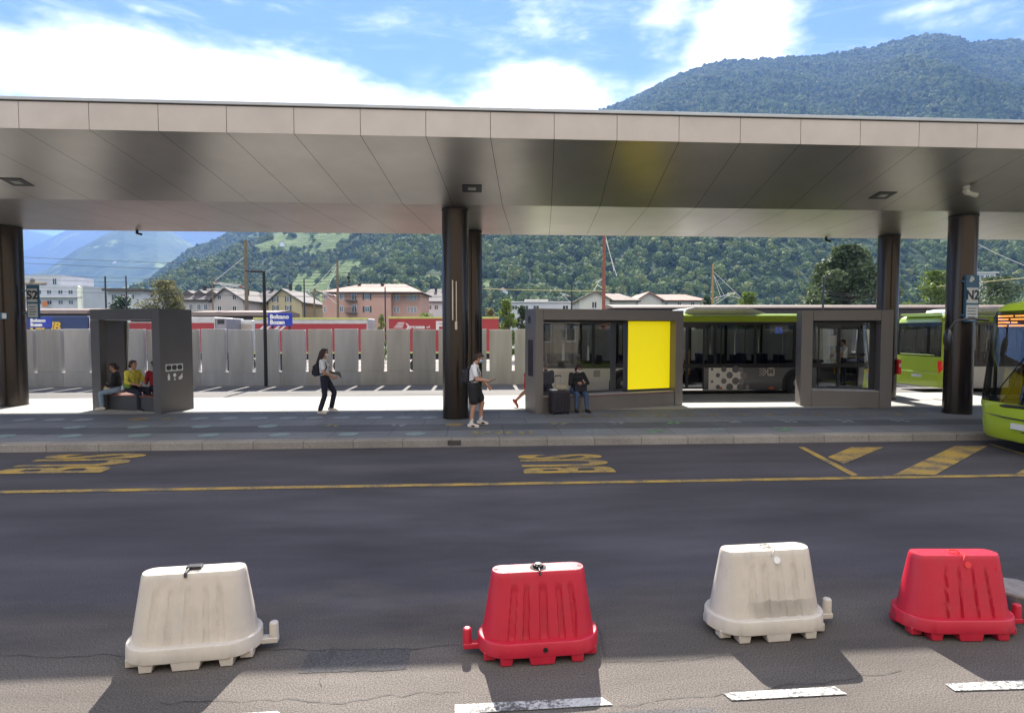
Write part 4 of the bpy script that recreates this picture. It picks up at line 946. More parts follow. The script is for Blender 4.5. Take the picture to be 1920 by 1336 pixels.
    for (p0, p1, r0, r1, k) in prims:
        a = np.array(p0+off); d = np.array(p1)-np.array(p0); q = max(float(d @ d), 1e-9)
        t_ = np.clip(((ce-a) @ d)/q, 0, 1); dist = np.linalg.norm(ce-a-t_[:, None]*d, axis=1)-(r0+(r1-r0)*t_)
        if k == 'eye': dist -= .002
        m_ = dist < best; best[m_] = dist[m_]; idx[m_] = keys.index(k)
    me.polygons.foreach_set('material_index', idx); me.shade_smooth(); me.name = 'person'
    t = bpy.data.objects.new('person', me); COL.objects.link(t); t.location = loc; t.rotation_euler = (0, 0, yaw); tag(t, label, 'person', group)
    # hair
    hm = look.get('hair'); H, hu, hf, hl = J['head'], J['hu'], J['hf'], J['hl']
    if hm:
        mb = MB(); st = look.get('hairstyle', 'short'); Mh = Matrix((hf, hl, hu)).transposed()
        c = H+hu*.042*s-hf*.020*s; mb.ell(c, .094*s, .088*s, .085*s, 18, 12, 0, Mh)
        mb.ell(H+hu*.0*s-hf*.045*s, .062*s, .074*s, .075*s, 16, 10, 0, Mh)
        mb.ell(H+hu*.085*s+hf*.035*s, .05*s, .066*s, .034*s, 14, 9, 0, Mh)
        if st == 'long':
            mb.tube([H+hu*.03*s-hf*.055*s, H-hu*.07*s-hf*.085*s, J['neck']-up*.08*s-fw*.13*s, J['neck']-up*.22*s-fw*.155*s], [.078*s, .072*s, .06*s, .025*s], 12)
            for sg in (-1, 1): mb.tube([H+hu*.04*s+hl*sg*.066*s-hf*.005*s, H-hu*.06*s+hl*sg*.072*s-hf*.03*s, J['neck']+lt*sg*.07*s-fw*.07*s-up*.05*s], [.03*s, .034*s, .02*s], 10)
        if st == 'bob':
            for sg in (-1, 1): mb.tube([H+hu*.05*s+hl*sg*.07*s, H-hu*.04*s+hl*sg*.078*s-hf*.015*s, H-hu*.10*s+hl*sg*.06*s-hf*.03*s], [.032*s, .036*s, .02*s], 10)
            mb.ell(H-hu*.05*s-hf*.05*s, .055*s, .075*s, .07*s, 14, 9, 0, Mh)
        if st == 'bun': mb.ell(H-hu*.03*s-hf*.105*s, .05*s, .05*s, .055*s)
        if st == 'cap': mb.tube([H+hu*.07*s+hf*.05*s, H+hu*.055*s+hf*.15*s], [.06*s, .05*s], 12)
        mb.build('hair' if st != 'cap' else 'cap', hm, t, smooth=True)
    if look.get('mask'):
        mb = MB(); vs = []; fs = []; nu, nv = 9, 6
        for j in range(nv+1):
            for i in range(nu+1):
                a = R(-72+144*i/nu); z_ = -.078+.078*j/nv; b_ = 1-.25*((j/nv-.5)*2)**2
                rr_ = .086*(.82+.26*j/nv)*b_
                vs.append(H+hf*(.022+rr_*math.cos(a)+.012*math.exp(-(a*2.2)**2))*s+hl*(rr_*math.sin(a)*.98)*s+hu*z_*s)
        for j in range(nv):
            for i in range(nu): fs.append((j*(nu+1)+i, j*(nu+1)+i+1, (j+1)*(nu+1)+i+1, (j+1)*(nu+1)+i))
        mb.add(vs, fs); mo = mb.build('face_mask', look['mask'], t, smooth=True)
        so_ = mo.modifiers.new('s', 'SOLIDIFY'); so_.thickness = .006
    M = Matrix.Translation(Vector(loc)) @ Matrix.Rotation(yaw, 4, 'Z')
    W_ = {k: (M @ v if k[:2] not in ('hu', 'hf', 'hl', 'fd', 'ft') else M.to_3x3() @ v) for k, v in J.items()}
    W_['up'] = M.to_3x3() @ up; W_['fw'] = M.to_3x3() @ fw; W_['lt'] = M.to_3x3() @ lt; W_['M'] = M; W_['obj'] = t
    return W_
cloth('white sock', (.62, .62, .60))
TEE = cloth('white tee', (.74, .74, .75)); NAVY = cloth('navy trousers', (.012, .013, .028)); BLK = cloth('black cloth', (.012, .012, .014)); JEAN = cloth('blue jeans', (.05, .09, .17)); LJEAN = cloth('pale jeans', (.20, .27, .35))
YEL = cloth('yellow blouse', (.58, .50, .07), .25); REDT = cloth('red top', (.28, .012, .02)); REDS = cloth('red shorts', (.5, .02, .02)); GREYT = cloth('grey jacket', (.065, .062, .075)); PINKSH = cloth('pinkish white shoe', (.62, .53, .48)); CREAM = cloth('cream shoe', (.60, .54, .48))
def backpack(W_, s, label, m, w=.28, h=.38, dpt=.15, low=.06, emblem=False):
    up, fw, lt = W_['up'], W_['fw'], W_['lt']; c = W_['chest']-fw*(.125*s+dpt/2)-up*low
    Mx = Matrix((lt, -fw, up)).transposed().to_4x4(); Mx.translation = c
    t = empty('backpack', c, 0, label, 'backpack'); I = Matrix.Translation(-c)
    q = MB(); M2 = I @ Mx
    pr = rrect(-w/2, w/2, -h/2, h/2, .07, 6); n_ = len(pr); rings = []
    for (dd, sc_) in ((-dpt*.5, .96), (-dpt*.1, 1.0), (dpt*.3, .92), (dpt*.5, .72)): rings += [M2 @ Vector((a*sc_, dd, b*sc_-(.02 if dd > 0 else 0))) for a, b in pr]
    fs = [tuple(range(n_)), tuple(3*n_+k for k in range(n_))]
    for j in range(3): fs += [(j*n_+k, j*n_+(k+1) % n_, (j+1)*n_+(k+1) % n_, (j+1)*n_+k) for k in range(n_)]
    q.add(rings, fs); q.build('bag', m, t, smooth=True)
    q = MB(); q.add([M2 @ Vector((a*.72, dpt*.36+d_, b*.42-h*.18)) for d_ in (0, .055) for a, b in pr], [tuple(range(n_)), tuple(range(2*n_-1, n_-1, -1))]+[(k, (k+1) % n_, n_+(k+1) % n_, n_+k) for k in range(n_)]); q.build('front_pocket', m, t, bevel=.012)
    q = MB(); q.tube([M2 @ Vector((.05*math.cos(a), -dpt*.2, h/2+.05*math.sin(a))) for a in [PI*k/8 for k in range(9)]], .010, 8); q.build('handle', m, t, smooth=True)
    for sg, n_2 in ((1, 'L'), (-1, 'R')):
        sh = W_['sh'+n_2]; pts = [M2 @ Vector((sg*w*.32, -dpt*.45, h*.42)), sh-c+up*.068*s-fw*.02*s-lt*sg*.05*s, sh-c+fw*.075*s-lt*sg*.06*s-up*.03*s, sh-c+fw*.10*s-lt*sg*.055*s-up*.16*s, sh-c+fw*.02*s+lt*sg*.005*s-up*.30*s, M2 @ Vector((sg*w*.40, -dpt*.45, -h*.38))]
        q = MB(); q.tube(pts, .019, 8); q.build('shoulder_strap', m, t, smooth=True)
    if emblem:
        q = MB(); q.tube([M2 @ Vector((w*.2+.06*math.cos(a), dpt*.5+.01, .05+.06*math.sin(a))) for a in [R(-70)+R(160)*k/10 for k in range(11)]], .010, 8); q.build('crescent_emblem', M_SIGNW, t, smooth=True)
    return t
# 1 woman walking right, carrying a folded jacket
p = gnd(610, 774.5, PLZ); s1 = 1.045
w1 = person(p, R(0), dict(lean=-4, head=6, armL=(14, 6, 62, 22), armR=(10, 6, 52, 16), legR=(2, 20, 1), legL=(30, 42, 2), footR=-2, footL=-14, curlL=40, curlR=34), dict(top=TEE, bottom=NAVY, shoe=CREAM, sleeve=.62, leg=1.93, hair=HAIRB, hairstyle='long', mask=MASKW, bust=1, legpad=.010), 'person walking in a white tee and dark trousers, long hair and white mask', s1)
MBAG = mat('black backpack fabric', (.012, .012, .02), .7, 0, .2, 20, .2)
backpack(w1, s1, 'small black backpack worn by the long haired walker in dark trousers', MBAG, .27, .34, .15, .12)
def folded(name, c, rz, tilt, size, m, label, cat):
    t = empty(name, c, rz, label, cat); mb = MB(); nx, ny = 12, 8; vs = []; fs = []
    for k in range(2):
        for j in range(ny+1):
            for i in range(nx+1):
                u, v_ = i/nx-.5, j/ny-.5; z_ = .018*math.sin(7*u+3*v_)+.014*math.sin(11*v_-4*u)-.25*abs(u)**2+(.02 if k else -.02)*(1-(2*u)**4)*(1-(2*v_)**4)
                q = Matrix.Rotation(tilt, 3, 'Y') @ Vector((u*size[0], v_*size[1], z_)); vs.append(q)
    o2 = (nx+1)*(ny+1)
    for j in range(ny):
        for i in range(nx):
            a = j*(nx+1)+i; fs += [(a, a+1, a+nx+2, a+nx+1), (o2+a, o2+a+nx+1, o2+a+nx+2, o2+a+1)]
    ed = [i for i in range(nx+1)]+[j*(nx+1)+nx for j in range(1, ny+1)]+[ny*(nx+1)+i for i in range(nx-1, -1, -1)]+[j*(nx+1) for j in range(ny-1, 0, -1)]
    for a, b in zip(ed, ed[1:]+ed[:1]): fs.append((a, b, o2+b, o2+a))
    mb.add(vs, fs); mb.build('folded_cloth', m, t, smooth=True); return t
hand = (w1['wrL']+w1['wrR'])/2
folded('folded_jacket', hand+Vector((.08, -.01, .06)), R(5), R(30), (.32, .28), cloth('olive grey jacket', (.13, .12, .10), .4), 'grey olive folded jacket carried over the long haired walker\'s forearms', 'jacket')
# 2 boy walking right with phone
p = gnd(888, 799.5, PLZ); s2 = 1.035
w2 = person(p, R(-8), dict(lean=4, head=24, armR=(14, 6, 70, 4), armL=(18, 8, 26, 4), legR=(4, 14, 2), legL=(26, 32, 3), footR=0, footL=-6, curlR=52, curlL=26, palmupR=1), dict(top=TEE, bottom=BLK, shoe=PINKSH, sole=MATS['black cloth'] if False else CREAM, sock=MATS['white sock'], sleeve=.62, leg=.70, hair=HAIRB, mask=MASKB, legpad=.034), 'person in a white tee and black shorts looking at a phone beside the centre column', s2)
backpack(w2, s2, 'black backpack with a white crescent mark on the phone user beside the centre column', MBAG, .27, .36, .14, .14, True)
def phone(W_, n, label, s=1):
    d = W_['fd'+n]; c = W_['wr'+n]+d*.13*s+Vector((0, 0, .025))
    t = empty('mobile_phone', c, 0, label, 'phone'); fr = d.normalized(); up_ = (Vector((0, 0, 1))-fr*fr.z).normalized(); sd = fr.cross(up_)
    Mx = Matrix((fr, sd, up_)).transposed().to_4x4() @ Matrix.Rotation(R(-28), 4, 'Y')
    mb = MB(); mb.box(-.07, .07, -.036, .036, -.005, .005, 0, Mx); b_ = mb.build('case', M_BLACK, t, bevel=.004)
    mb = MB(); mb.box(-.062, .062, -.031, .031, .0052, .006, 0, Mx); mb.build('screen', mat('phone screen', (.03, .035, .05), .1), b_)
phone(w2, 'R', 'dark phone held up by the walker in black shorts')
# trainers' dark side flashes
def flashes(W_, names, m):
    for n in names:
        f = W_['ft'+n]; an = W_['an'+n]; t = W_['obj']; q = MB(); inv = W_['M'].inverted(); rt = Vector((f.y, -f.x, 0)).normalized()
        for sg in (-1, 1):
            c = an+f*.055-Vector((0, 0, .045))+rt*sg*.037
            q.add([inv @ (c+f*a+Vector((0, 0, b))+rt*sg*e) for e in (0, .006) for a, b in ((-.05, -.022), (.03, -.024), (.055, .012), (-.015, .018))], [(0, 1, 2, 3), (7, 6, 5, 4), (0, 4, 5, 1), (1, 5, 6, 2), (2, 6, 7, 3), (3, 7, 4, 0)])
        q.build('shoe_flash', m, t)
flashes(w2, 'LR', BLK)
# 3 runner half hidden behind the long shelter
p = gnd(992, 764, PLZ); p = p+Vector((.0, .25, 0))
person(p, R(2), dict(lean=12, head=0, armR=(-28, 10, 70, 5), armL=(30, 8, 80, 8), legR=(-8, 40, 2), legL=(38, 45, 2), footR=-55, footL=0), dict(top=TEE, bottom=REDS, shoe=mat('rust shoe', (.33, .07, .05), .7), sleeve=.4, leg=.72, hair=HAIRK, legpad=.03), 'person in red shorts striding behind the left end of the long shelter', 1.04)
# 4 seated trio in the left kiosk
km = Matrix.Translation(k1.location) @ Matrix.Rotation(k1.rotation_euler.z, 4, 'Z'); kz = k1.rotation_euler.z
def seat_on(M, x, y, yaw, po, look, label, s=1.0, seat=.432, group=None):
    lo = M @ Vector((x, y, 0)); return person(lo, yaw, po, look, label, s, group=group)
w4 = seat_on(km, .54, .36, R(180)+kz+R(38), dict(lean=8, head=4, headyaw=10, armL=(8, 6, 66, 34), armR=(8, 6, 66, 34), legL=(80, 84, 4), legR=(78, 70, 3), curlL=40, curlR=40), dict(top=BLK, bottom=LJEAN, shoe=CREAM, sleeve=1.75, leg=1.85, hair=HAIRK, hairstyle='bun', bust=1), 'person seated at the left end of the kiosk bench in black cardigan and pale jeans', .97)
c = (w4['wrL']+w4['wrR'])/2+w4['fw']*.02-Vector((0, 0, .07)); t = empty('handbag', c, R(150), 'cream handbag on the lap of the person in pale jeans', 'handbag')
mb = MB(); mb.ell((0, 0, 0), .19, .10, .085, 16, 10); mb.build('bag', mat('cream leather', (.50, .43, .30), .6, 0, .25, 9), t, smooth=True); mb = MB(); mb.tube([(.15*math.cos(a), 0, .05+.13*math.sin(a)) for a in [PI*k/9 for k in range(10)]], .010, 6); mb.build('handle', MATS['cream leather'], t, smooth=True)
w5 = seat_on(km, 1.06, .36, kz-R(2), dict(lean=5, head=-4, headyaw=8, armR=(12, 14, 62, 34), armL=(20, 12, 66, 30), legL=(84, 88, 8), legR=(76, 78, 4), curlL=30, curlR=30), dict(top=YEL, bottom=NAVY, shoe=BLK, sole=MATS['white sock'], sleeve=1.3, leg=1.95, hair=HAIRB, hairstyle='bun', bulk=1.24, bust=1), 'person in a yellow blouse seated in the middle of the kiosk bench facing right', 1.02)
t = empty('shoulder_bag', w5['pel']-w5['lt']*.20+Vector((0, 0, .12))+w5['fw']*.06, kz, 'small green shoulder bag at the hip of the person in yellow', 'bag')
mb = MB(); mb.prism(rrect(-.12, .12, -.10, .12, .04), -.04, .04, 'y'); mb.build('bag', mat('green cloth bag', (.13, .24, .04), .8, 0, .2, 12), t, bevel=.015); mb = MB(); mb.tube([(.08*math.cos(a), 0, .1+.12*math.sin(a)) for a in [PI*k/9 for k in range(10)]], .008, 6); mb.build('handle', BLK, t, smooth=True)
w6 = seat_on(km, 1.50, .74, R(180)+kz-R(20), dict(lean=2, head=0, armR=(18, 8, 60, 20), armL=(18, 8, 60, 20), legL=(80, 82, 4), legR=(80, 82, 4)), dict(top=REDT, bottom=NAVY, shoe=BLK, sleeve=1.9, leg=1.95, hair=HAIRK, hairstyle='cap', mask=MASKB), 'person in dark red with cap and mask, half hidden by the kiosk end wall', 1.03)
# 5 seated pair at the long shelter
def onk2(px, py, y): return onplane(k2m, px, py, y)
A = onk2(1080, 740, .16)
w7 = person(k2m @ Vector((A.x, .16, 0)), k2.rotation_euler.z-R(96), dict(lean=10, head=30, armL=(22, 22, 78, 42), armR=(22, 16, 78, 40), legL=(78, 76, 6), legR=(80, 82, 6), curlL=42, curlR=42), dict(top=BLK, bottom=JEAN, shoe=BLK, sleeve=1.9, leg=1.95, hair=HAIRB, hairstyle='bob', mask=MASKW, bulk=1.05), 'person in black seated on the long shelter bench, head bent over a phone', 1.0)
cc_ = (w7['wrL']+w7['wrR'])/2
t = empty('mobile_phone', cc_+w7['fw']*.06+Vector((0, 0, .05)), k2.rotation_euler.z, 'dark phone in the hands of the seated person in black', 'phone')
mb = MB(); Mx = Matrix.Rotation(R(35), 4, 'X'); mb.box(-.036, .036, -.07, .07, -.005, .005, 0, Mx); b_ = mb.build('case', M_BLACK, t, bevel=.004); mb = MB(); mb.box(-.03, .03, -.06, .06, .0052, .006, 0, Mx); mb.build('screen', MATS['phone screen'], b_)
lap = (w7['knL']+w7['knR'])/2+Vector((0, 0, .13))-w7['fw']*.12; t = empty('handbag', lap, k2.rotation_euler.z, 'black handbag on the knees of the seated person in black', 'handbag')
mb = MB(); mb.prism(rrect(-.19, .19, -.10, .15, .05), -.07, .07, 'y'); mb.build('bag', MBAG, t, bevel=.03); mb = MB(); mb.tube([(.10*math.cos(a), 0, .13+.1*math.sin(a)) for a in [PI*k/9 for k in range(10)]], .010, 6); mb.build('handle', MBAG, t, smooth=True)
A = onk2(1026, 740, .75)
person(k2m @ Vector((A.x, .80, 0)), k2.rotation_euler.z+R(75), dict(lean=14, head=10, armL=(20, 8, 50, 10), armR=(20, 8, 50, 10), legL=(78, 80, 5), legR=(78, 80, 5)), dict(top=GREYT, bottom=NAVY, shoe=BLK, sleeve=1.9, leg=1.95, hair=mat('grey hair', (.10, .09, .085), .6), bulk=1.12), 'person in a grey jacket seated behind the shelter glass, back turned', 1.02)
# suitcase with a handbag on it
a, b = gnd(1033, 778, PLZ), gnd(1067, 776, PLZ); w_ = (b-a).length; t = empty('suitcase', (a+b)/2+Vector((0, .14, 0)), math.atan2(b.y-a.y, b.x-a.x), 'dark upright trolley suitcase with pulled out handle by the seated person in black', 'suitcase')
MSC = mat('dark suitcase shell', (.018, .014, .022), .45, 0, .15, 4)
mb = MB(); mb.prism(rrect(-w_/2, w_/2, .05, .64, .06, 5), -.14, .14, 'y'); mb.build('case', MSC, t, bevel=.025)
mb = MB()
for k in range(5): x = -w_*.36+w_*.18*k; mb.box(x-.012, x+.012, -.152, -.138, .12, .57)
mb.build('shell_rib', MSC, t, bevel=.005)
mb = MB(); mb.tube([(-.075, .09, .62), (-.075, .09, 1.0)], .010, 8); mb.tube([(.075, .09, .62), (.075, .09, 1.0)], .010, 8); ha = mb.build('handle', mat('aluminium tube', (.6, .6, .58), .3, .8), t)
mb = MB(); mb.tube([(-.09, .09, 1.0), (-.07, .09, 1.03), (.07, .09, 1.03), (.09, .09, 1.0)], .016, 8); mb.build('grip', M_BLACK, ha, smooth=True)
for sx in (-1, 1):
    for sy in (-1, 1): mb = MB(); mb.cyl((sx*(w_/2-.06)-.012, sy*.1, .03), .028, .024, 14, 'x'); mb.build('wheel', M_BLACK, t, smooth=True)
tb_ = t.location; t = empty('handbag', tb_+Vector((.04, -.03, .645)), 0, 'beige handbag resting on top of the dark suitcase', 'handbag')
mb = MB(); mb.ell((0, 0, .075), .17, .085, .085, 16, 10); mb.build('bag', mat('beige canvas bag', (.36, .31, .21), .8, 0, .25, 10), t, smooth=True); mb = MB(); mb.tube([(.09*math.cos(a), 0, .12+.07*math.sin(a)) for a in [PI*k/9 for k in range(10)]], .010, 6); mb.build('handle', MATS['beige canvas bag'], t, smooth=True)
t = empty('newspaper', tb_+Vector((-.16, -.02, .647)), R(12), 'white paper lying on the left of the dark suitcase', 'paper'); mb = MB(); mb.box(-.08, .08, -.1, .1, 0, .02); mb.box(-.076, .08, -.096, .1, .0202, .028); mb.build('sheets', MATS['white enamel'], t, bevel=.004)
# 6 drivers and passenger in the buses
p = onA(1597, 700); person(Vector((BX+p.x-.05, BY+.42, .36)), R(168), dict(lean=0, head=4, armR=(25, 8, 55, 20), armL=(28, 8, 60, 22), legL=(2, 2, 3), legR=(2, 2, 3)), dict(top=TEE, bottom=NAVY, shoe=BLK, sleeve=.6, leg=1.95, hair=HAIRB, mask=None), 'person in a white shirt standing inside the front door of the long bus', 1.0)
q = atY(1838, 660, 21.3); person(Vector((q.x, 21.35, .44)), R(185), dict(lean=0, armL=(30, 8, 40, 10), armR=(30, 8, 40, 10), legL=(84, 84, 4), legR=(84, 84, 4)), dict(top=TEE, bottom=NAVY, shoe=BLK, sleeve=1.9, leg=1.95, hair=HAIRK), 'person in a white shirt sitting in the bus behind the right column', 1.0)
# ================================================================ concrete wall
M_CONC = mat('board marked concrete', (.56, .54, .525), .85, 0, .17, .8, .2, 30, stretch=(1.6, 1.6, .4), detail=9)
WY = 26.2
CONCS = [M_CONC]+[mat('concrete shade %s' % w_, c_, .85, 0, .2, .8, .2, 30, stretch=(st_, st_, .35), detail=9) for w_, c_, st_ in (('warm', (.54, .51, .475), 2.4), ('cool', (.52, .52, .525), 1.9), ('worn', (.46, .445, .425), 3.2))]
wl = empty('concrete_wall', (0, WY, 0), 0, 'pale grey concrete wall of slotted slabs behind the bus lanes', 'wall')
pitch = 1.135; xr = atY(525, 650, WY).x; i = -16; WH = 2.44
px_top = lambda px: 0
n_p = 0
def slab(x0, x1, h):
    mb = MB(); mb.box(x0, x1, 0, .24, .60, h); mb.box(x0-.07, x1+.07-.004, 0, .24, -.1, .598); return mb.build('wall_slab', rng.choice(CONCS), wl, bevel=.012)
for i in range(-20, 34):
    x0 = xr+i*pitch+.07; slab(x0, x0+pitch-.14, WH+.008*((i*7) % 5-2))
# ================================================================ station name signs and lamp posts
M_BLUE = mat('station blue', (.012, .03, .30), .4); M_POST = mat('dark grey post', (.03, .032, .04), .5, .4)
def lamp_post(px, ytop, ybase, Y, label, arm=-.55, sign=None, r=.075):
    b = atY(px, ybase, Y); tp = atY(px, ytop, Y)
    t = empty('lamp_post', (b.x, Y, 0), 0, label, 'lamp post', 'lamp posts beyond the platform'); h = tp.z
    mb = MB(); mb.tube([(0, 0, 0), (0, 0, h)], [r, r*.85], 12); mb.build('post', M_POST, t, smooth=True)
    mb = MB(); mb.box(min(0, arm), max(0, arm), -.09, .09, h-.06, h+.02); mb.box(arm-.2 if arm < 0 else arm, arm if arm < 0 else arm+.2, -.12, .12, h-.03, h+.03); mb.build('lamp_head', M_POST, t, bevel=.02)
    return t
lamp_post(499, 508, 724, 25.7, 'slim dark lamp post with a short arm beside the blue station name sign')
lamp_post(1540, 518, 700, 40, 'dark lamp post rising above the station roof right of the round green tree', .35)
def name_sign(px0, px1, py0, py1, Y, label):
    a, b = atY(px0, py1, Y), atY(px1, py0, Y); w_, h_ = b.x-a.x, b.z-a.z
    t = empty('station_sign', (a.x, Y, a.z), 0, label, 'sign', 'blue station name signs'); mb = MB(); mb.box(0, w_, -.03, .03, 0, h_); mb.build('sign_board', M_BLUE, t, bevel=.01)
    text('lettering', 'Bolzano', h_*.44, M_SIGNW, t, facing((w_*.08, -.034, h_*.70)), .002, .012, 'LEFT'); text('lettering', 'Bozen', h_*.44, M_SIGNW, t, facing((w_*.08, -.034, h_*.28)), .002, .012, 'LEFT')
    mb = MB(); mb.tube([(w_*.15, .09, -a.z), (w_*.15, .09, h_)], .05, 10); mb.tube([(w_*.85, .09, -a.z), (w_*.85, .09, h_)], .05, 10); mb.build('post', M_POST, t, smooth=True)
name_sign(503, 548, 586.5, 611, 29.5, 'blue station sign reading Bolzano Bozen right of the slim lamp post'); name_sign(55, 97, 595, 614, 29.5, 'blue station sign reading Bolzano Bozen beside the left column')
# ================================================================ trains and trailers
M_WRED = mat('red tarpaulin', (.27, .022, .03), .5, 0, .10, .8); M_WGR = mat('pale grey tarpaulin', (.42, .42, .42), .5); M_WBL = mat('deep blue tarpaulin', (.012, .03, .10), .5); M_WYE = mat('yellow lettering', (.55, .34, .03), .5); M_UND = mat('underframe', (.025, .025, .028), .8); M_SIDEY = mat('yellow green rail', (.42, .42, .14), .5); M_WCON = mat('grey container', (.22, .21, .24), .55)
def wagon(name, px0, px1, pytop, Y, m, label, cat, band=None, depth=2.5, rail=True):
    a, b = atY(px0, pytop, Y), atY(px1, pytop, Y); w_, h = b.x-a.x, a.z
    t = empty(name, (a.x, Y, 0), 0, label, cat); mb = MB(); mb.box(0, w_, 0, depth, 1.15, h)
    mb.build('tarpaulin_body', m, t, bevel=.05)
    if band: bz0, bz1, bm = band; mb = MB(); mb.box(.05, w_-.05, -.006, .05, bz0, bz1); mb.build('colour_band', bm, t)
    if rail: mb = MB(); mb.box(-.03, w_+.03, -.03, .08, h-.06, h+.05); mb.box(-.03, w_+.03, -.02, .05, 1.10, 1.2); mb.build('edge_rail', M_SIDEY, t)
    mb = MB(); mb.box(.2, w_-.2, .2, depth-.2, .75, 1.14); mb.build('underframe', M_UND, t)
    k = max(2, int(w_/3.2))
    for q in range(k):
        x = w_*(q+.5)/k; mb = MB(); mb.cyl((x, .15, .42), .42, .16, 22, 'y'); mb.build('wheel', M_UND, t, smooth=True)
    return t, w_, h
YT = 33
t, w_, h = wagon('tarpaulin_wagon', -80, 165, 592, YT, M_WBL, 'dark blue wagon with yellow letters behind the wall at the left', 'wagon', rail=False)
q = atY(103, 612.5, YT); text('lettering', 'JB', .62, M_WYE, t, facing((q.x-t.location.x, -.02, q.z)), .004, .03, shear=.25); q = atY(70, 613, YT); text('lettering', 'way', .5, M_WYE, t, facing((q.x-t.location.x, -.02, q.z)), .004, .03, shear=.2)
t, w_, h = wagon('tarpaulin_wagon', 166, 403, 594, YT, M_WGR, 'grey topped wagon with a red lower half behind the left kiosk', 'wagon', (1.2, atY(300, 605, YT).z, M_WRED), rail=False)
t, w_, h = wagon('freight_container', 404, 424, 596, YT, M_WCON, 'short grey container end between two red wagons', 'container', rail=False)
q = atY(414, 603, YT); mb = MB(); mb.box(.1, w_-.1, -.012, .02, q.z-.12, q.z+.12); mb.build('end_panel', M_UND, t)
t, w_, h = wagon('freight_container', 425, 474, 600, YT+2, mat('bright white body', (.6, .6, .58), .5), 'bright white roofed container with a beige front left of the red wagon', 'container', (1.2, atY(450, 607, YT+2).z, mat('beige body', (.42, .37, .31), .6)), rail=False)
t, w_, h = wagon('tarpaulin_wagon', 476, 689, 596.5, YT, M_WGR, 'long red wagon with a grey upper band behind the station sign', 'wagon', (1.2, atY(580, 606.5, YT).z, M_WRED))
M_LOGO = mat('pale logo', (.55, .5, .5), .5)
mb = MB()
for px in (492, 520): q = atY(px, 613, YT); x = q.x-t.location.x; mb.prism([(x-.25, q.z-.2), (x-.1, q.z-.2), (x+.2, q.z+.08), (x+.05, q.z+.08)], -.02, 0, 'y'); mb.prism([(x+.05, q.z-.2), (x+.2, q.z-.2), (x+.5, q.z+.08), (x+.35, q.z+.08)], -.02, 0, 'y')
mb.build('chevron_mark', M_LOGO, t)
t, w_, h = wagon('red_trailer', 729, 935, 595, YT, M_WRED, 'bright red trailer with a pale arrow emblem, right of the salmon building', 'trailer')
q = atY(751, 611, YT); x, z = q.x-t.location.x, q.z; s_ = YT/F
mb = MB()
for k in range(4): zz = z-.10+k*.085; mb.box(x-.36+.07*k, x+.12+.03*k, -.016, 0, zz, zz+.045)
mb.prism([(x+.26, z+.16), (x+.34, z+.16), (x+.52, z-.02), (x+.34, z-.22), (x+.26, z-.22), (x+.43, z-.02)], -.016, 0, 'y'); mb.build('arrow_emblem', M_LOGO, t)
q = atY(780, 612.8, YT); text('lettering', 'arcese', .30, M_LOGO, t, facing((q.x-t.location.x, -.02, q.z)), .004, .012, sx=1.25); q = atY(823, 611, YT); text('lettering', 'F', .62, M_LOGO, t, facing((q.x-t.location.x, -.02, q.z)), .004, .04, sx=1.2); q = atY(803, 613, YT); text('lettering', 'srl', .2, M_LOGO, t, facing((q.x-t.location.x, -.02, q.z)), .004, .005)
# ================================================================ low station roofs beyond the tracks
M_RBRN = mat('brown station roof', (.15, .108, .085), .7, 0, .12, 2); M_RDRK = mat('dark roof underside', (.035, .03, .03), .8)
def station_roof(px0, px1, ytop, ybot, Y, label, posts=6):
    a, b = atD(px0, ytop, Y), atD(px1, ytop, Y); w_ = (b-a).length; h = a.z; lo = atD(px0, ybot, Y).z
    t = empty('platform_roof', (a.x, a.y, 0), -YAW, label, 'station roof', 'low brown roofs over the railway platforms'); mb = MB(); mb.prism([(-.2, lo+.08), (0, h-.08), (2.4, h+.12), (4.8, h-.08), (5.0, lo+.08)], 0, w_, 'x'); mb.build('roof', M_RBRN, t)
    mb = MB(); mb.box(.1, w_-.1, .0, 4.8, lo-.55, lo+.06); mb.build('soffit', M_RDRK, t)
    for k in range(posts): x = w_*(k+.5)/posts; mb = MB(); mb.tube([(x, 2.4, 0), (x, 2.4, lo-.5)], .11, 10); mb.build('post', M_POST, t, smooth=True)
station_roof(1148, 1990, 572, 579, 44, 'long brown station roof behind the buses on the right', 9); station_roof(-60, 166, 579, 590, 42, 'brown station roof above the dark blue wagon', 4); station_roof(359, 520, 583, 594, 46, 'light brown station roof in front of the pale gabled house', 3)
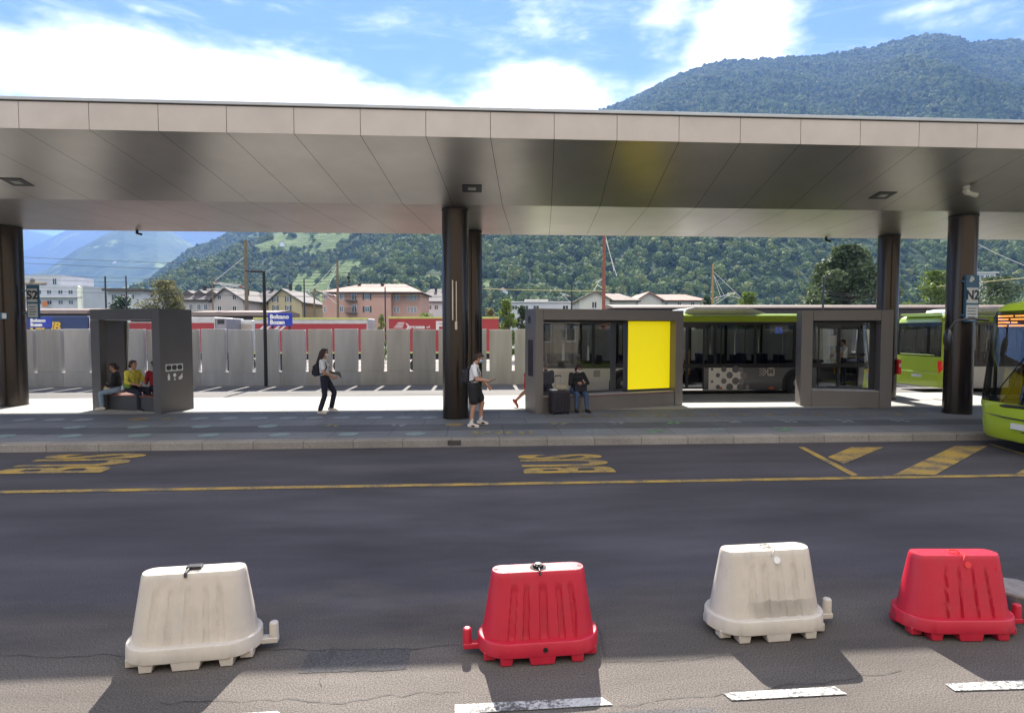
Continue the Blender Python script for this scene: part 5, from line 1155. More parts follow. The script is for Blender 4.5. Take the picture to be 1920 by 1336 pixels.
# ================================================================ buildings
M_WIN = mat('dark window pane', (.02, .025, .035), .08, spec=.8); M_SHUT = mat('dark shutter', (.05, .06, .055), .7); M_WFR = mat('pale window frame', (.55, .53, .50), .6)
def tile_mat(name, c): return mat(name, c, .85, 0, .22, 1.3, .4, 14, stretch=(1, .3, .3))
class Bld:
    """a building in its own frame: x to the right in the picture, y away, z up"""
    def __init__(s, px0, px1, D, name, label, cat='building', group=None):
        a, b = atD(px0, 600, D), atD(px1, 600, D); s.D = D; s.px0 = px0; s.w = (b-a).length; s.t = empty(name, (a.x, a.y, 0), -YAW, label, cat, group); s.o = a
    def x(s, px): return (px-s.px0)/F*s.D
    def z(s, py): return atD(s.px0, py, s.D).z
    def window(s, px0, px1, py0, py1, y=0.0, shutter=False, m=None):
        x0, x1, z0, z1 = s.x(px0), s.x(px1), s.z(py1), s.z(py0); mb = MB(); f = .10
        mb.box(x0-f, x0, y-.06, y+.05, z0-f, z1+f); mb.box(x1, x1+f, y-.06, y+.05, z0-f, z1+f); mb.box(x0, x1, y-.06, y+.05, z0-f, z0); mb.box(x0, x1, y-.06, y+.05, z1, z1+f); mb.box((x0+x1)/2-.04, (x0+x1)/2+.04, y-.04, y+.05, z0, z1)
        o = mb.build('window', m or M_WFR, s.t); mb = MB(); mb.box(x0, x1, y-.02, y+.03, z0, z1); mb.build('pane', M_WIN, o)
        if shutter:
            mb = MB(); w_ = (x1-x0)*.5; mb.box(x0-f-w_, x0-f-.02, y-.07, y-.01, z0-f, z1+f); mb.box(x1+f+.02, x1+f+w_, y-.07, y-.01, z0-f, z1+f); mb.build('shutter', M_SHUT, o)
    def wall(s, px0, px1, ytop, dep, m, y=0.0, name='wall'):
        mb = MB(); mb.box(s.x(px0), s.x(px1), y, y+dep, -.2, s.z(ytop)); return mb.build(name, m, s.t)
    def hip(s, px0, px1, yeave, ridge0, ridge1, yridge, dep, m, y=0.0, over=.5):
        x0, x1, ze = s.x(px0)-over, s.x(px1)+over, s.z(yeave); zr = s.z(yridge); r0, r1 = s.x(ridge0), s.x(ridge1); yc = y+dep/2
        mb = MB(); v = [(x0, y-over, ze), (x1, y-over, ze), (x1, y+dep+over, ze), (x0, y+dep+over, ze), (r0, yc, zr), (r1, yc, zr)]
        mb.add(v, [(0, 1, 5, 4), (1, 2, 5), (2, 3, 4, 5), (3, 0, 4), (0, 3, 2, 1)]); o = mb.build('roof', m, s.t)
        mb = MB(); mb.box(x0, x1, y-over-.05, y+dep+over+.05, ze-.22, ze-.01); mb.build('eave', M_RDRK, o); return o
    def gable(s, px0, px1, yeave, pxr, yridge, dep, m, mw, y=0.0, over=.5, clip=0):
        """gable end facing the camera"""
        x0, x1, ze, xr_, zr = s.x(px0), s.x(px1), s.z(yeave), s.x(pxr), s.z(yridge)
        mb = MB(); mb.prism([(x0, -.2), (x1, -.2), (x1, ze), (xr_, zr), (x0, ze)], y, y+dep, 'y'); mb.build('wall', mw, s.t)
        mb = MB(); sl_ = lambda xa, za, xb, zb, k: None
        dx0, dx1 = (xr_-x0), (x1-xr_); sl0, sl1 = (zr-ze)/dx0, (zr-ze)/dx1; tk = .25
        if clip: 
            c = clip; zc = zr-c*(zr-ze); xa = xr_-dx0*c; xb = xr_+dx1*c
        mb.prism([(x0-over, ze-over*sl0+.02), (xr_, zr+.02), (xr_, zr+tk), (x0-over, ze-over*sl0+tk)], y-over, y+dep+over, 'y'); mb.prism([(x1+over, ze-over*sl1+.02), (x1+over, ze-over*sl1+tk), (xr_+.001, zr+tk), (xr_+.001, zr+.02)], y-over, y+dep+over, 'y')
        return mb.build('roof', m, s.t)
    def chimney(s, px, ytop, roof, y=3.0, w_=.5):
        mb = MB(); x = s.x(px); z = s.z(ytop); mb.box(x-w_/2, x+w_/2, y, y+w_, z-2.2, z); mb.box(x-w_/2-.08, x+w_/2+.08, y-.08, y+w_+.08, z+.002, z+.12); mb.build('chimney', M_RDRK, roof)
PLS = mat('salmon plaster', (.50, .285, .215), .85, 0, .07, .5); PLY = mat('yellow plaster', (.46, .38, .22), .85, 0, .07, .5); PLP = mat('pale pink plaster', (.44, .38, .35), .85, 0, .07, .5); PLW = mat('pale grey plaster', (.46, .46, .47), .85, 0, .07, .4); PLC = mat('cream plaster', (.52, .49, .42), .85, 0, .07, .4)
TRP = tile_mat('pink roof tiles', (.30, .165, .125)); TRD = tile_mat('dark slate roof', (.09, .075, .07)); TRB = tile_mat('brown roof tiles', (.16, .12, .095))
# salmon apartment house
B = Bld(605, 785, 110, 'apartment_house', 'salmon pink apartment house with a pale pink hipped roof and small balconies'); B.wall(605, 733, 548, 13, PLS); B.wall(733.2, 786, 548, 11.4, PLS, 1.6, 'side_wing')
r_ = B.hip(604, 787, 547.5, 662, 748, 527.5, 13, TRP); B.chimney(661, 529, r_, 5); B.chimney(706, 530, r_, 5); B.chimney(750, 533, r_, 6); B.chimney(757, 536, r_, 4)
for py in (556, 579): 
    B.window(638, 643, py-5, py+5); B.window(685, 692, py-4, py+5, shutter=True); B.window(608, 611, py-5, py+6)
    for px in (737, 743, 763, 770, 776): B.window(px-1.6, px+1.6, py-4, py+6, 1.6)
    B.window(661, 668, py-7, py+6); mb = MB(); x0, x1, z0 = B.x(650), B.x(671), B.z(py+9)
    mb.box(x0, x1, -1.1, 0-.065, z0, z0+.12); o = mb.build('balcony', M_SHUT, B.t); mb = MB()
    for k in range(15): x = x0+(x1-x0)*k/14; mb.box(x-.025, x+.025, -1.08, -1.03, z0+.12, z0+1.0)
    mb.box(x0, x1, -1.1, -1.02, z0+1.0, z0+1.06); mb.build('railing', M_SHUT, o)
mb = MB(); mb.box(B.x(762), B.x(772), 1.5, 1.6, B.z(598), B.z(594)); mb.build('loggia', M_WIN, B.t)
# yellow gabled house and its neighbour
B = Bld(462, 566, 112, 'gabled_house', 'yellow house with dark gabled roof left of the green vineyard slope'); r_ = B.gable(504, 566, 566, 530, 543, 12, TRD, PLY); B.wall(462, 503.5, 566, 11, mat('ochre plaster', (.44, .32, .16), .85, 0, .07, .5), 1.0, 'side_wing'); B.hip(460, 520, 565, 474, 512, 540, 11, TRD, 1.0); B.chimney(530, 531, r_, 4); B.chimney(486, 538, r_, 6)
for (px, py) in ((517, 561), (541, 561), (517, 577), (541, 577)): B.window(px-2.3, px+2.3, py-4, py+4, shutter=True)
for px in (470, 484): B.window(px-2.5, px+2.5, 573, 581, 1.0)
B = Bld(320, 460, 105, 'gabled_house', 'pale pink house with a long dark roof and a clipped gable behind the left kiosk'); r_ = B.gable(398, 456, 562, 424, 541, 13, TRD, PLP); B.wall(320, 397.5, 562, 11, PLP, 1.2, 'side_wing'); B.hip(318, 412, 561, 346, 412, 536, 11, TRD, 1.2); B.chimney(356, 533, r_, 5); B.chimney(372, 532, r_, 5); B.chimney(440, 540, r_, 5)
for (px, py) in ((412, 557), (440, 557), (412, 578), (440, 578)): B.window(px-3, px+3, py-4, py+4)
for px in (337, 352, 367, 380): B.window(px-3, px+3, 570, 580, 1.2)
for px in (337, 360, 383): mb = MB(); x = B.x(px); z = B.z(553); mb.prism([(x-.9, z-.6), (x+.9, z-.6), (x+.9, z+.5), (x, z+1.1), (x-.9, z+.5)], 2.6, 5.0, 'y'); mb.build('dormer', TRD, r_)
# white modern block
B = Bld(-20, 158, 150, 'apartment_block', 'white modern apartment block with square windows and a stepped top beside the left column'); B.wall(-20, 157, 535, 16, PLW); B.wall(-20, 105, 514, 12, PLW, 2.0, 'upper_storey'); mb = MB(); mb.box(B.x(150), B.x(157), -.7, -.005, 0, B.z(541)); mb.prism([(B.x(150), B.z(541)), (B.x(157), B.z(541)), (B.x(152), B.z(536))], -.7, -.01, 'y'); mb.build('stair_fin', mat('bright cream plaster', (.8, .76, .62), .8), B.t)
for px in (75, 94, 115, 134): B.window(px-4, px+4, 544, 551); B.window(px-4, px+4, 563, 570)
B.window(90, 97, 521, 532, 2.0); mb = MB(); mb.box(B.x(-20), B.x(157), -.9, -.005, B.z(557)-.12, B.z(557)+.12); mb.build('balcony_band', M_WFR, B.t)
mb = MB(); mb.box(B.x(-20), B.x(78), 1.0, 1.99, B.z(531), B.z(528.5)); mb.build('awning', mat('ochre awning', (.45, .32, .16), .8), B.t)
mb = MB(); mb.box(B.x(86), B.x(95), -1.0, -.95, B.z(575), B.z(565)); mb.build('awning', mat('orange awning', (.5, .16, .05), .8), B.t)
# dark shed and pale low house left of centre
B = Bld(196, 275, 120, 'flat_building', 'low grey blue building with a flat roof behind the left kiosk'); B.wall(203, 266, 546, 10, PLW); mb = MB(); mb.box(B.x(200), B.x(270), -1.2, 11, B.z(546)+.01, B.z(541)); mb.build('roof', TRD, B.t)
for px in (215, 232, 249): B.window(px-4, px+4, 552, 560)
B = Bld(780, 832, 130, 'townhouse', 'dark roofed grey townhouse right of the salmon house'); r_ = B.wall(784, 850, 566, 12, PLW); r_ = B.hip(782, 852, 565, 800, 838, 538, 13, TRD); B.chimney(812, 538, r_, 5); B.chimney(826, 541, r_, 5)
for px in (794, 806, 818): B.window(px-3, px+3, 572, 580)
B = Bld(945, 1092, 120, 'flat_building', 'long white flat roofed building behind the long shelter'); B.wall(950, 1090, 567, 14, PLW); mb = MB(); mb.box(B.x(948), B.x(1092), -.3, 14.3, B.z(567)+.01, B.z(565)); mb.build('roof', M_WFR, B.t); mb = MB(); mb.box(B.x(1037), B.x(1052), .5, 3, B.z(567), B.z(562)); mb.build('roof_vent', M_RDRK, B.t)
mb = MB(); mb.box(B.x(985), B.x(1030), 4, 9, B.z(566)+.1, B.z(559)); mb.build('penthouse', PLC, B.t)
for px in (965, 985, 1005, 1060): B.window(px-5, px+5, 573, 580)
B = Bld(1083, 1200, 100, 'gabled_house', 'grey house with brown hipped roof, left of the two at the hill foot'); r_ = B.gable(1086, 1143, 562, 1117, 547, 12, TRB, PLC); B.wall(1143.5, 1194, 563, 11, PLC, .6, 'side_wing'); B.hip(1130, 1196, 562.5, 1130, 1172, 546, 11, TRB, .6); B.window(1110, 1118, 566, 577); B.chimney(1160, 547, r_, 6)
B = Bld(1192, 1330, 108, 'gabled_house', 'pale house with a long pinkish roof, right of the two at the hill foot'); r_ = B.gable(1196, 1240, 562, 1216, 549, 12, TRP, PLC); B.wall(1240.5, 1322, 563, 10, PLC, .6, 'side_wing'); B.hip(1225, 1326, 562.5, 1225, 1300, 548.5, 10, TRP, .6); B.chimney(1262, 549, r_, 6)
for px in (1250, 1275, 1300): B.window(px-3, px+3, 567, 573, .6)
B = Bld(1825, 1990, 140, 'flat_building', 'pale flat building between the trees at the far right'); B.wall(1830, 1864, 512, 10, PLW); mb = MB(); mb.box(B.x(1828), B.x(1868), -.4, 10.4, B.z(512)+.01, B.z(510)); mb.build('roof', M_WFR, B.t)
for px in (1838, 1848, 1857): B.window(px-3, px+3, 516, 522)
# pale yellow street front behind the camera, mirrored in the shelter glass
t = empty('street_building', (0, -15, 0), 0, 'pale yellow street front with dark windows across the road, seen mirrored in glass', 'building'); mb = MB(); mb.box(-34, 66, -10, 0, 0, 15); mb.build('wall', mat('ochre cream plaster', (.26, .23, .17), .85, 0, .08, .4), t)
mw_ = MB(); mf_ = MB()
for fl in range(4):
    for k in range(28):
        x = -31.5+k*3.5; z = 1.3+fl*3.5; mw_.box(x-.6, x+.6, .0, .03, z, z+1.8)
        for (a, b, c_, d) in ((x-.72, x-.6, z-.1, z+1.9), (x+.6, x+.72, z-.1, z+1.9), (x-.6, x+.6, z+1.8, z+1.92), (x-.75, x+.75, z-.2, z)): mf_.box(a, b, .0, .09, c_, d)
o = mf_.build('window_frame', M_WFR, t); mw_.build('pane', M_WIN, o)
# ================================================================ catenary masts and wires
M_MAST = mat('weathered mast', (.14, .11, .07), .8, 0, .2, 4); M_RUST = mat('rust red mast', (.22, .07, .045), .8, 0, .2, 4); M_WIRE = mat('wire', (.04, .04, .045), .5, .3); M_STAY = mat('pale stay cable', (.6, .6, .55), .5); M_INS = mat('brown insulator', (.2, .05, .04), .3)
def mast(px, ytop, D, label, m=None, r=.13, arm=None, stays=()):
    tp = atD(px, ytop, D); t = empty('catenary_mast', (tp.x, tp.y, 0), -YAW, label, 'mast', 'railway catenary masts'); h = tp.z; mb = MB(); mb.tube([(0, 0, -.1), (0, 0, h)], [r, r*.7], 10); mb.build('pole', m or M_MAST, t, smooth=True)
    if arm:
        dx, zz = arm[0]/F*D, atD(px, arm[1], D).z; mb = MB(); z2 = atD(px, arm[2], D).z
        mb.tube([(0, 0, zz), (dx, 0, z2)], .035, 6); mb.tube([(0, 0, zz-.7), (dx*.8, 0, z2-.12)], .025, 6); mb.tube([(dx*.55, 0, zz+(z2-zz)*.55), (dx*1.15, 0, z2-.55)], .02, 6); ar = mb.build('cantilever_arm', M_STAY, t, smooth=True)
        mb = MB(); mb.tube([(dx*.1, 0, zz+.01), (dx*.22, 0, zz+(z2-zz)*.22)], .08, 8); mb.build('insulator', M_INS, ar, smooth=True)
    if stays:
        mb = MB()
        for (px1, y0, y1) in stays: mb.tube([(0, 0, atD(px, y0, D).z), ((px1-px)/F*D, 0, atD(px, y1, D).z)], .022, 5)
        mb.build('stay_cable', M_STAY, t)
    return t
mast(460, 450, 52, 'tall brown catenary mast in front of the yellow house', r=.19, arm=(-60, 538, 531), stays=((402, 480, 526),))
mast(632.5, 488, 52, 'brown catenary mast with pale stays in front of the salmon house', r=.13, arm=(-36, 556, 545), stays=((584, 492, 544), (612, 496, 545)))
mast(1133, 425, 40, 'rust red catenary mast with long pale stays right of the centre', M_RUST, .14, arm=(-16, 522, 530), stays=((1152, 432, 508), (1157, 440, 518)))
mast(1337, 494, 60, 'slim ochre catenary mast with three fanned stays above the station roof', mat('ochre mast', (.30, .19, .07), .8), .12, arm=(44, 560, 548), stays=((1388, 508, 556), (1360, 512, 556), (1352, 512, 556)))
mast(197, 518, 60, 'thin dark mast behind the left kiosk, left of the two', M_POST, .11); mast(236, 517, 64, 'thin dark mast with a pale lamp behind the left kiosk, right of the two', M_POST, .10, arm=(10, 553, 553))
mast(398, 518, 58, 'thin mast before the pale pink house', M_MAST, .08, arm=(52, 529, 534)); mast(570, 523, 66, 'thin dark mast before the green vineyard slope', M_POST, .10); mast(589, 540, 60, 'short mast with insulators left of the salmon house', M_MAST, .10, arm=(-14, 548, 543)); mast(1072, 530, 60, 'thin dark mast before the grey gabled house', M_POST, .10, arm=(-22, 556, 549)); mast(722, 538, 56, 'thin grey mast before the salmon house corner', M_POST, .08); mast(955, 562, 60, 'short dark mast above the bushes left of the long shelter', M_POST, .10)
def wire(px0, y0, px1, y1, D, label, r=.016, m=None, sag=.35):
    a, b = atD(px0, y0, D), atD(px1, y1, D); n_ = 16; t = empty('overhead_wire', a, 0, label, 'wire', 'overhead railway wires'); mb = MB()
    mb.tube([(b-a)*(k/n_)-Vector((0, 0, sag*4*(k/n_)*(1-k/n_))) for k in range(n_+1)], r, 5); mb.build('cable', m or M_WIRE, t, smooth=True)
for k, (a, b, c, d, D) in enumerate(((-40, 478, 980, 500, 52), (-40, 489, 980, 513, 52), (-40, 512, 980, 528, 60), (-40, 520, 980, 536, 60), (300, 548, 1000, 552, 66), (-40, 535, 980, 545, 70), (-40, 541, 980, 556, 58))):
    wire(a, b, c, d, D, 'thin dark overhead wire crossing the valley left of the centre column')
wire(905, 541, 1140, 545, 50, 'pale overhead rod right of the centre column', .03, mat('pale yellow rod', (.5, .45, .2), .6), .05)
for (y0, y1) in ((546, 540), (556, 552), (549, 545)): wire(1545, y0, 1700, y1, 46, 'thin dark overhead wire beside the big willow')
wire(1828, 455, 1960, 512, 40, 'pale slanting cable at the far right', .02, M_STAY, .1); wire(1756, 537, 1960, 517, 46, 'pale yellow overhead rod behind the right column', .035, MATS['pale yellow rod'], 0)
# ================================================================ trees
def leaf_mat(name, c, tr=.35):
    m = bpy.data.materials.new(name); m.use_nodes = True
    nt = m.node_tree; N = nt.nodes; L = nt.links; b = N['Principled BSDF']; out = N['Material Output']; b.inputs['Roughness'].default_value = .6
    tc = N.new('ShaderNodeTexCoord'); n = N.new('ShaderNodeTexNoise'); n.inputs['Scale'].default_value = .9; n.inputs['Detail'].default_value = 3; L.new(tc.outputs['Object'], n.inputs['Vector'])
    n2 = N.new('ShaderNodeTexNoise'); n2.inputs['Scale'].default_value = 7; L.new(tc.outputs['Object'], n2.inputs['Vector'])
    ad = N.new('ShaderNodeMath'); ad.operation = 'ADD'; L.new(n.outputs['Fac'], ad.inputs[0]); L.new(n2.outputs['Fac'], ad.inputs[1])
    mr = N.new('ShaderNodeMapRange'); mr.inputs['From Min'].default_value = .7; mr.inputs['From Max'].default_value = 1.3; mr.inputs['To Min'].default_value = .6; mr.inputs['To Max'].default_value = 1.5; L.new(ad.outputs[0], mr.inputs['Value'])
    sc = N.new('ShaderNodeVectorMath'); sc.operation = 'SCALE'; sc.inputs[0].default_value = c; L.new(mr.outputs['Result'], sc.inputs['Scale']); L.new(sc.outputs['Vector'], b.inputs['Base Color'])
    t = N.new('ShaderNodeBsdfTranslucent'); L.new(sc.outputs['Vector'], t.inputs['Color']); mx = N.new('ShaderNodeMixShader'); mx.inputs['Fac'].default_value = tr
    L.new(b.outputs[0], mx.inputs[1]); L.new(t.outputs[0], mx.inputs[2]); L.new(mx.outputs[0], out.inputs['Surface']); return m
LEAF1 = leaf_mat('willow leaves', (.075, .105, .04)); LEAF2 = leaf_mat('bright leaves', (.12, .17, .03)); LEAF3 = leaf_mat('olive leaves', (.14, .13, .045)); LEAF4 = leaf_mat('dark leaves', (.035, .06, .025)); M_BARK = mat('bark', (.07, .055, .04), .9, 0, .25, 6)
def tree(px, ybase, ytop, wpx, D, m, label, n=2600, ls=.34, group=None, spread=.8, z0=0.0, name='tree', trunkf=.30, seed=1):
    r_ = random.Random(seed*77+int(px)); b = atD(px, 600, D); h = atD(px, ytop, D).z; w_ = wpx/F*D/2
    t = empty(name, (b.x, b.y, z0), 0, label, 'tree' if name == 'tree' else 'shrub', group); h -= z0
    mb = MB(); pts = [(0, 0, -.2)]
    for k in range(1, 5): pts.append((r_.uniform(-.1, .1)*k*.3, r_.uniform(-.1, .1)*k*.3, h*.16*k))
    mb.tube(pts, [h*.035, h*.03, h*.024, h*.017, h*.008], 8)
    cl = []
    for k in range(16):
        a = r_.uniform(0, 2*PI); zz = h*(trunkf+(1-trunkf)*(k+.5)/16); q = (zz/h-trunkf)/(1-trunkf); env = math.sin(PI*min(1, .18+q*.86))**.7
        rad = w_*env*r_.uniform(.35, .82); c = Vector((rad*math.cos(a), rad*math.sin(a), zz)); cl.append((c, w_*r_.uniform(.28, .46)))
        mb.tube([Vector(pts[2+k % 2]), Vector(pts[3]).lerp(c, .5)+Vector((0, 0, .1)), c], [h*.012, h*.008, h*.003], 5)
    cl.append((Vector((0, 0, h*.9)), w_*.34)); cl.append((Vector((0, 0, h*.62)), w_*.5))
    mb.build('trunk', M_BARK, t, smooth=True)
    lf = MB()
    for k in range(n):
        c, rr_ = r_.choice(cl); d = Vector((r_.gauss(0, 1), r_.gauss(0, 1), r_.gauss(0, .85))).normalized()*rr_*(r_.random()**.42)*1.08; p = c+d
        p.z = min(p.z, h*1.0)
        if p.z < h*trunkf*.55: continue
        u = Vector((r_.gauss(0, 1), r_.gauss(0, 1), r_.gauss(0, .6))).normalized(); v_ = u.orthogonal().normalized(); v_ = (v_*math.cos(k)+u.cross(v_)*math.sin(k)); s_ = ls*r_.uniform(.6, 1.25)
        lf.add([p-u*s_*.5, p+v_*s_*.32, p+u*s_*.6, p-v_*s_*.32], [(0, 1, 2, 3)])
    me = bpy.data.meshes.new('crown'); me.from_pydata(lf.v, [], lf.f); me.materials.append(m); o = bpy.data.objects.new('crown', me); COL.objects.link(o); o.parent = t
    return t
tree(1584, 600, 462, 150, 78, LEAF1, 'large grey green willow rising above the station roof', 16000, .5, spread=.9, trunkf=.12)
tree(1402, 600, 549, 60, 70, LEAF2, 'rounded bright green tree above the dotted bus roof', 2600, .36, trunkf=.15)
tree(1752, 600, 509, 104, 80, LEAF2, 'bright green tree between the two right columns', 3800, .42, trunkf=.15)
tree(1866, 600, 520, 116, 84, LEAF1, 'grey green tree right of the right column', 3800, .42, trunkf=.15)
tree(1655, 600, 545, 50, 74, LEAF3, 'yellowish bushy tree beside the rear right column', 2000, .34, trunkf=.15)
tree(313, 600, 527, 92, 95, LEAF3, 'olive yellow tree behind the left kiosk, beside the pale pink house', 4200, .45, trunkf=.15)
tree(233, 600, 557, 66, 88, LEAF4, 'low dark tree before the flat grey blue building', 2200, .4, trunkf=.12)
tree(950, 620, 562, 42, 46, LEAF2, 'tall pale green shrub left of the long shelter', 2400, .2, trunkf=.05, name='shrub')
tree(977, 620, 574, 36, 47, LEAF4, 'dark green shrub touching the long shelter', 1800, .2, trunkf=.05, name='shrub')
tree(716, 620, 590, 24, 44, LEAF2, 'small yellow green shrub between the red wagon and the trailer', 900, .16, trunkf=.05, name='shrub')
tree(1325, 600, 556, 40, 72, LEAF4, 'dark tree beside the pinkish roofed house', 1500, .34, trunkf=.1)
tree(918, 620, 578, 40, 60, LEAF3, 'yellowish shrub behind the red trailer end', 1200, .24, trunkf=.05, name='shrub')
tree(800, 620, 588, 60, 60, LEAF2, 'low green hedge shrub behind the red trailer', 1200, .24, trunkf=.05, name='shrub')
for (px, ytop, w_, D, m, lb) in ((655, 509, 7, 150, LEAF4, 'slender dark cypress before the vineyard terraces'),):
    tree(px, 600, ytop, w_*1.6, D, m, lb, 900, .4, trunkf=.08)
# ================================================================ mountains
def vnoise(x, y, seed=0):
    xi = np.floor(x).astype(np.int64); yi = np.floor(y).astype(np.int64); xf = x-xi; yf = y-yi; u = xf*xf*(3-2*xf); v = yf*yf*(3-2*yf)
    def hsh(a, b): q = np.sin(a*127.1+b*311.7+seed*74.7)*43758.5453; return q-np.floor(q)
    return (hsh(xi, yi)*(1-u)+hsh(xi+1, yi)*u)*(1-v)+(hsh(xi, yi+1)*(1-u)+hsh(xi+1, yi+1)*u)*v
def fbm(x, y, seed=0, oc=5):
    a = np.zeros_like(x); am = .5
    for k in range(oc): a += am*vnoise(x*2**k, y*2**k, seed+k); am *= .5
    return a
def elev(py): d = ray(960, py); return d.z/d.dot(FH)
def elev_arr(py): return np.array([elev(float(q)) for q in np.ravel(py)]).reshape(np.shape(py))
def hill_height(u, t, cfg):
    ys = np.interp(u, cfg['ru'], cfg['ry']); zR = HC+elev_arr(ys)*cfg['DR'] if np.ndim(ys) < 2 else None
    if zR is None: row = np.interp(u[0], cfg['ru'], cfg['ry']); zR = np.broadcast_to((HC+elev_arr(row)*cfg['DR'])[None, :], u.shape)
    D = cfg['D0']+(cfg['DR']-cfg['D0'])*t; lat = D*(u-CX)/F
    z = zR*(t**cfg.get('pw', 1.15)); tt = np.clip(t, 0, 1)
    z = z+cfg['amp']*4*tt*(1-tt)*(fbm(lat/cfg['sx']+5, D/cfg['sy'], cfg['seed'])-.48)*2
    return D, lat, z
def to_world(lat, D, z):
    X = RV.x*lat+FH.x*D; Y = RV.y*lat+FH.y*D; return np.stack([X, Y, z], -1)
def hill(name, cfg, m, nu=360, nt=150, vine=None):
    us = np.linspace(cfg['u0'], cfg['u1'], nu); ts = np.linspace(0, 1.0, nt); U, T = np.meshgrid(us, ts); D, lat, z = hill_height(U, T, cfg)
    z[0] = -3; P = to_world(lat, D, z)
    last = P[-1].copy(); last[:, 2] = -5; last += np.array(FH)[None]*cfg['DR']*.25; P = np.concatenate([P, last[None]], 0); nt2 = nt+1
    v = P.reshape(-1, 3); idx = np.arange(nt2*nu).reshape(nt2, nu); f = np.stack([idx[:-1, :-1], idx[:-1, 1:], idx[1:, 1:], idx[1:, :-1]], -1).reshape(-1, 4)
    me = bpy.data.meshes.new(name); me.vertices.add(len(v)); me.vertices.foreach_set('co', v.ravel()); me.loops.add(f.size); me.loops.foreach_set('vertex_index', f.ravel().astype(np.int32)); me.polygons.add(len(f)); me.polygons.foreach_set('loop_start', np.arange(0, f.size, 4, dtype=np.int32)); me.update(calc_edges=True); me.shade_smooth(); me.materials.append(m)
    if vine is not None:
        q = vine(U, D, z); q = np.concatenate([q, q[-1:]*0], 0); at = me.attributes.new('vineyard', 'FLOAT', 'POINT'); at.data.foreach_set('value', q.ravel().astype(np.float32))
    o = bpy.data.objects.new(name, me); COL.objects.link(o); o['kind'] = 'structure'; return o
def hill_mat(name, c1, c2, sc, meadow=None, vines=False, bump=1.0, bsc=.02):
    m = bpy.data.materials.new(name); m.use_nodes = True
    nt = m.node_tree; N = nt.nodes; L = nt.links; b = N['Principled BSDF']; b.inputs['Roughness'].default_value = .95; b.inputs['Specular IOR Level'].default_value = .1
    ge = N.new('ShaderNodeNewGeometry')
    def noise(s, det=5): n = N.new('ShaderNodeTexNoise'); n.inputs['Scale'].default_value = s; n.inputs['Detail'].default_value = det; n.inputs['Roughness'].default_value = .65; L.new(ge.outputs['Position'], n.inputs['Vector']); return n.outputs['Fac']
    def mr(x, a, c, d=0, e=1): q = N.new('ShaderNodeMapRange'); q.inputs['From Min'].default_value = a; q.inputs['From Max'].default_value = c; q.inputs['To Min'].default_value = d; q.inputs['To Max'].default_value = e; L.new(x, q.inputs['Value']); return q.outputs['Result']
    def mixc(f, a, c):
        x = N.new('ShaderNodeMix'); x.data_type = 'RGBA'; L.new(f, x.inputs['Factor'])
        for i, q in ((6, a), (7, c)):
            if isinstance(q, tuple): x.inputs[i].default_value = (*q, 1)
            else: L.new(q, x.inputs[i])
        return x.outputs[2]
    c = mixc(mr(noise(sc), .35, .65), c1, c2)
    if meadow: c = mixc(mr(noise(meadow[1], 4), meadow[2], meadow[2]+.04), c, meadow[0])
    if vines:
        at = N.new('ShaderNodeAttribute'); at.attribute_name = 'vineyard'; sp = N.new('ShaderNodeSeparateXYZ'); L.new(ge.outputs['Position'], sp.inputs['Vector'])
        w = N.new('ShaderNodeTexWave'); w.bands_direction = 'Z'; w.inputs['Scale'].default_value = .055; w.inputs['Distortion'].default_value = 2.5; w.inputs['Detail'].default_value = 2; w.inputs['Detail Scale'].default_value = .02; L.new(ge.outputs['Position'], w.inputs['Vector'])
        vc = mixc(mr(w.outputs['Color'], .25, .6), (.07, .105, .03), (.125, .17, .04)); vc = mixc(mr(noise(.012, 3), .45, .6), vc, (.10, .14, .04)); c = mixc(mr(at.outputs['Fac'], .45, .55), c, vc)
    L.new(c, b.inputs['Base Color'])
    bp = N.new('ShaderNodeBump'); bp.inputs['Strength'].default_value = bump; bp.inputs['Distance'].default_value = 14; L.new(noise(bsc, 6), bp.inputs['Height']); L.new(bp.outputs['Normal'], b.inputs['Normal']); return m
MAIN = dict(u0=150, u1=2350, D0=420, DR=2100, amp=95, sx=260, sy=700, seed=3, pw=1.12,
    ru=[150, 250, 300, 360, 440, 560, 700, 900, 1155, 1200, 1250, 1330, 1400, 1500, 1580, 1660, 1700, 1740, 1780, 1800, 1850, 1920, 2100, 2350], ry=[612, 572, 530, 484, 436, 398, 350, 285, 202, 176, 150, 124, 114, 108, 100, 82, 72, 68, 72, 82, 82, 84, 95, 120])
def vine_mask(U, D, z):
    yy = np.interp(-(z-HC)/D, [-elev(p) for p in range(0, 640, 4)][::1], list(range(0, 640, 4)))
    def el(cx, cy, rx, ry, rot=0): dx, dy = U-cx, yy-cy; a = dx*math.cos(rot)+dy*math.sin(rot); b = -dx*math.sin(rot)+dy*math.cos(rot); return 1-np.sqrt((a/rx)**2+(b/ry)**2)
    q = np.maximum.reduce([el(560, 452, 95, 13, -.16), el(520, 440, 60, 9, -.1), el(640, 445, 55, 9, -.5), el(600, 470, 40, 7, -.1), el(640, 512, 85, 17, -.10), el(585, 535, 60, 18, -.3), el(650, 495, 40, 10, -.2), el(800, 525, 50, 9, 0), el(610, 560, 60, 20, 0), el(915, 530, 40, 8, 0)])
    return np.clip(.5+q*1.1+(fbm(U/30., yy/14., 9)-.5)*.45, 0, 1)
M_HILL = hill_mat('forest floor', (.022, .04, .016), (.045, .07, .022), .004, vines=True, bump=.6, bsc=.05)
hill('hillside', MAIN, M_HILL, 420, 200, vine_mask)
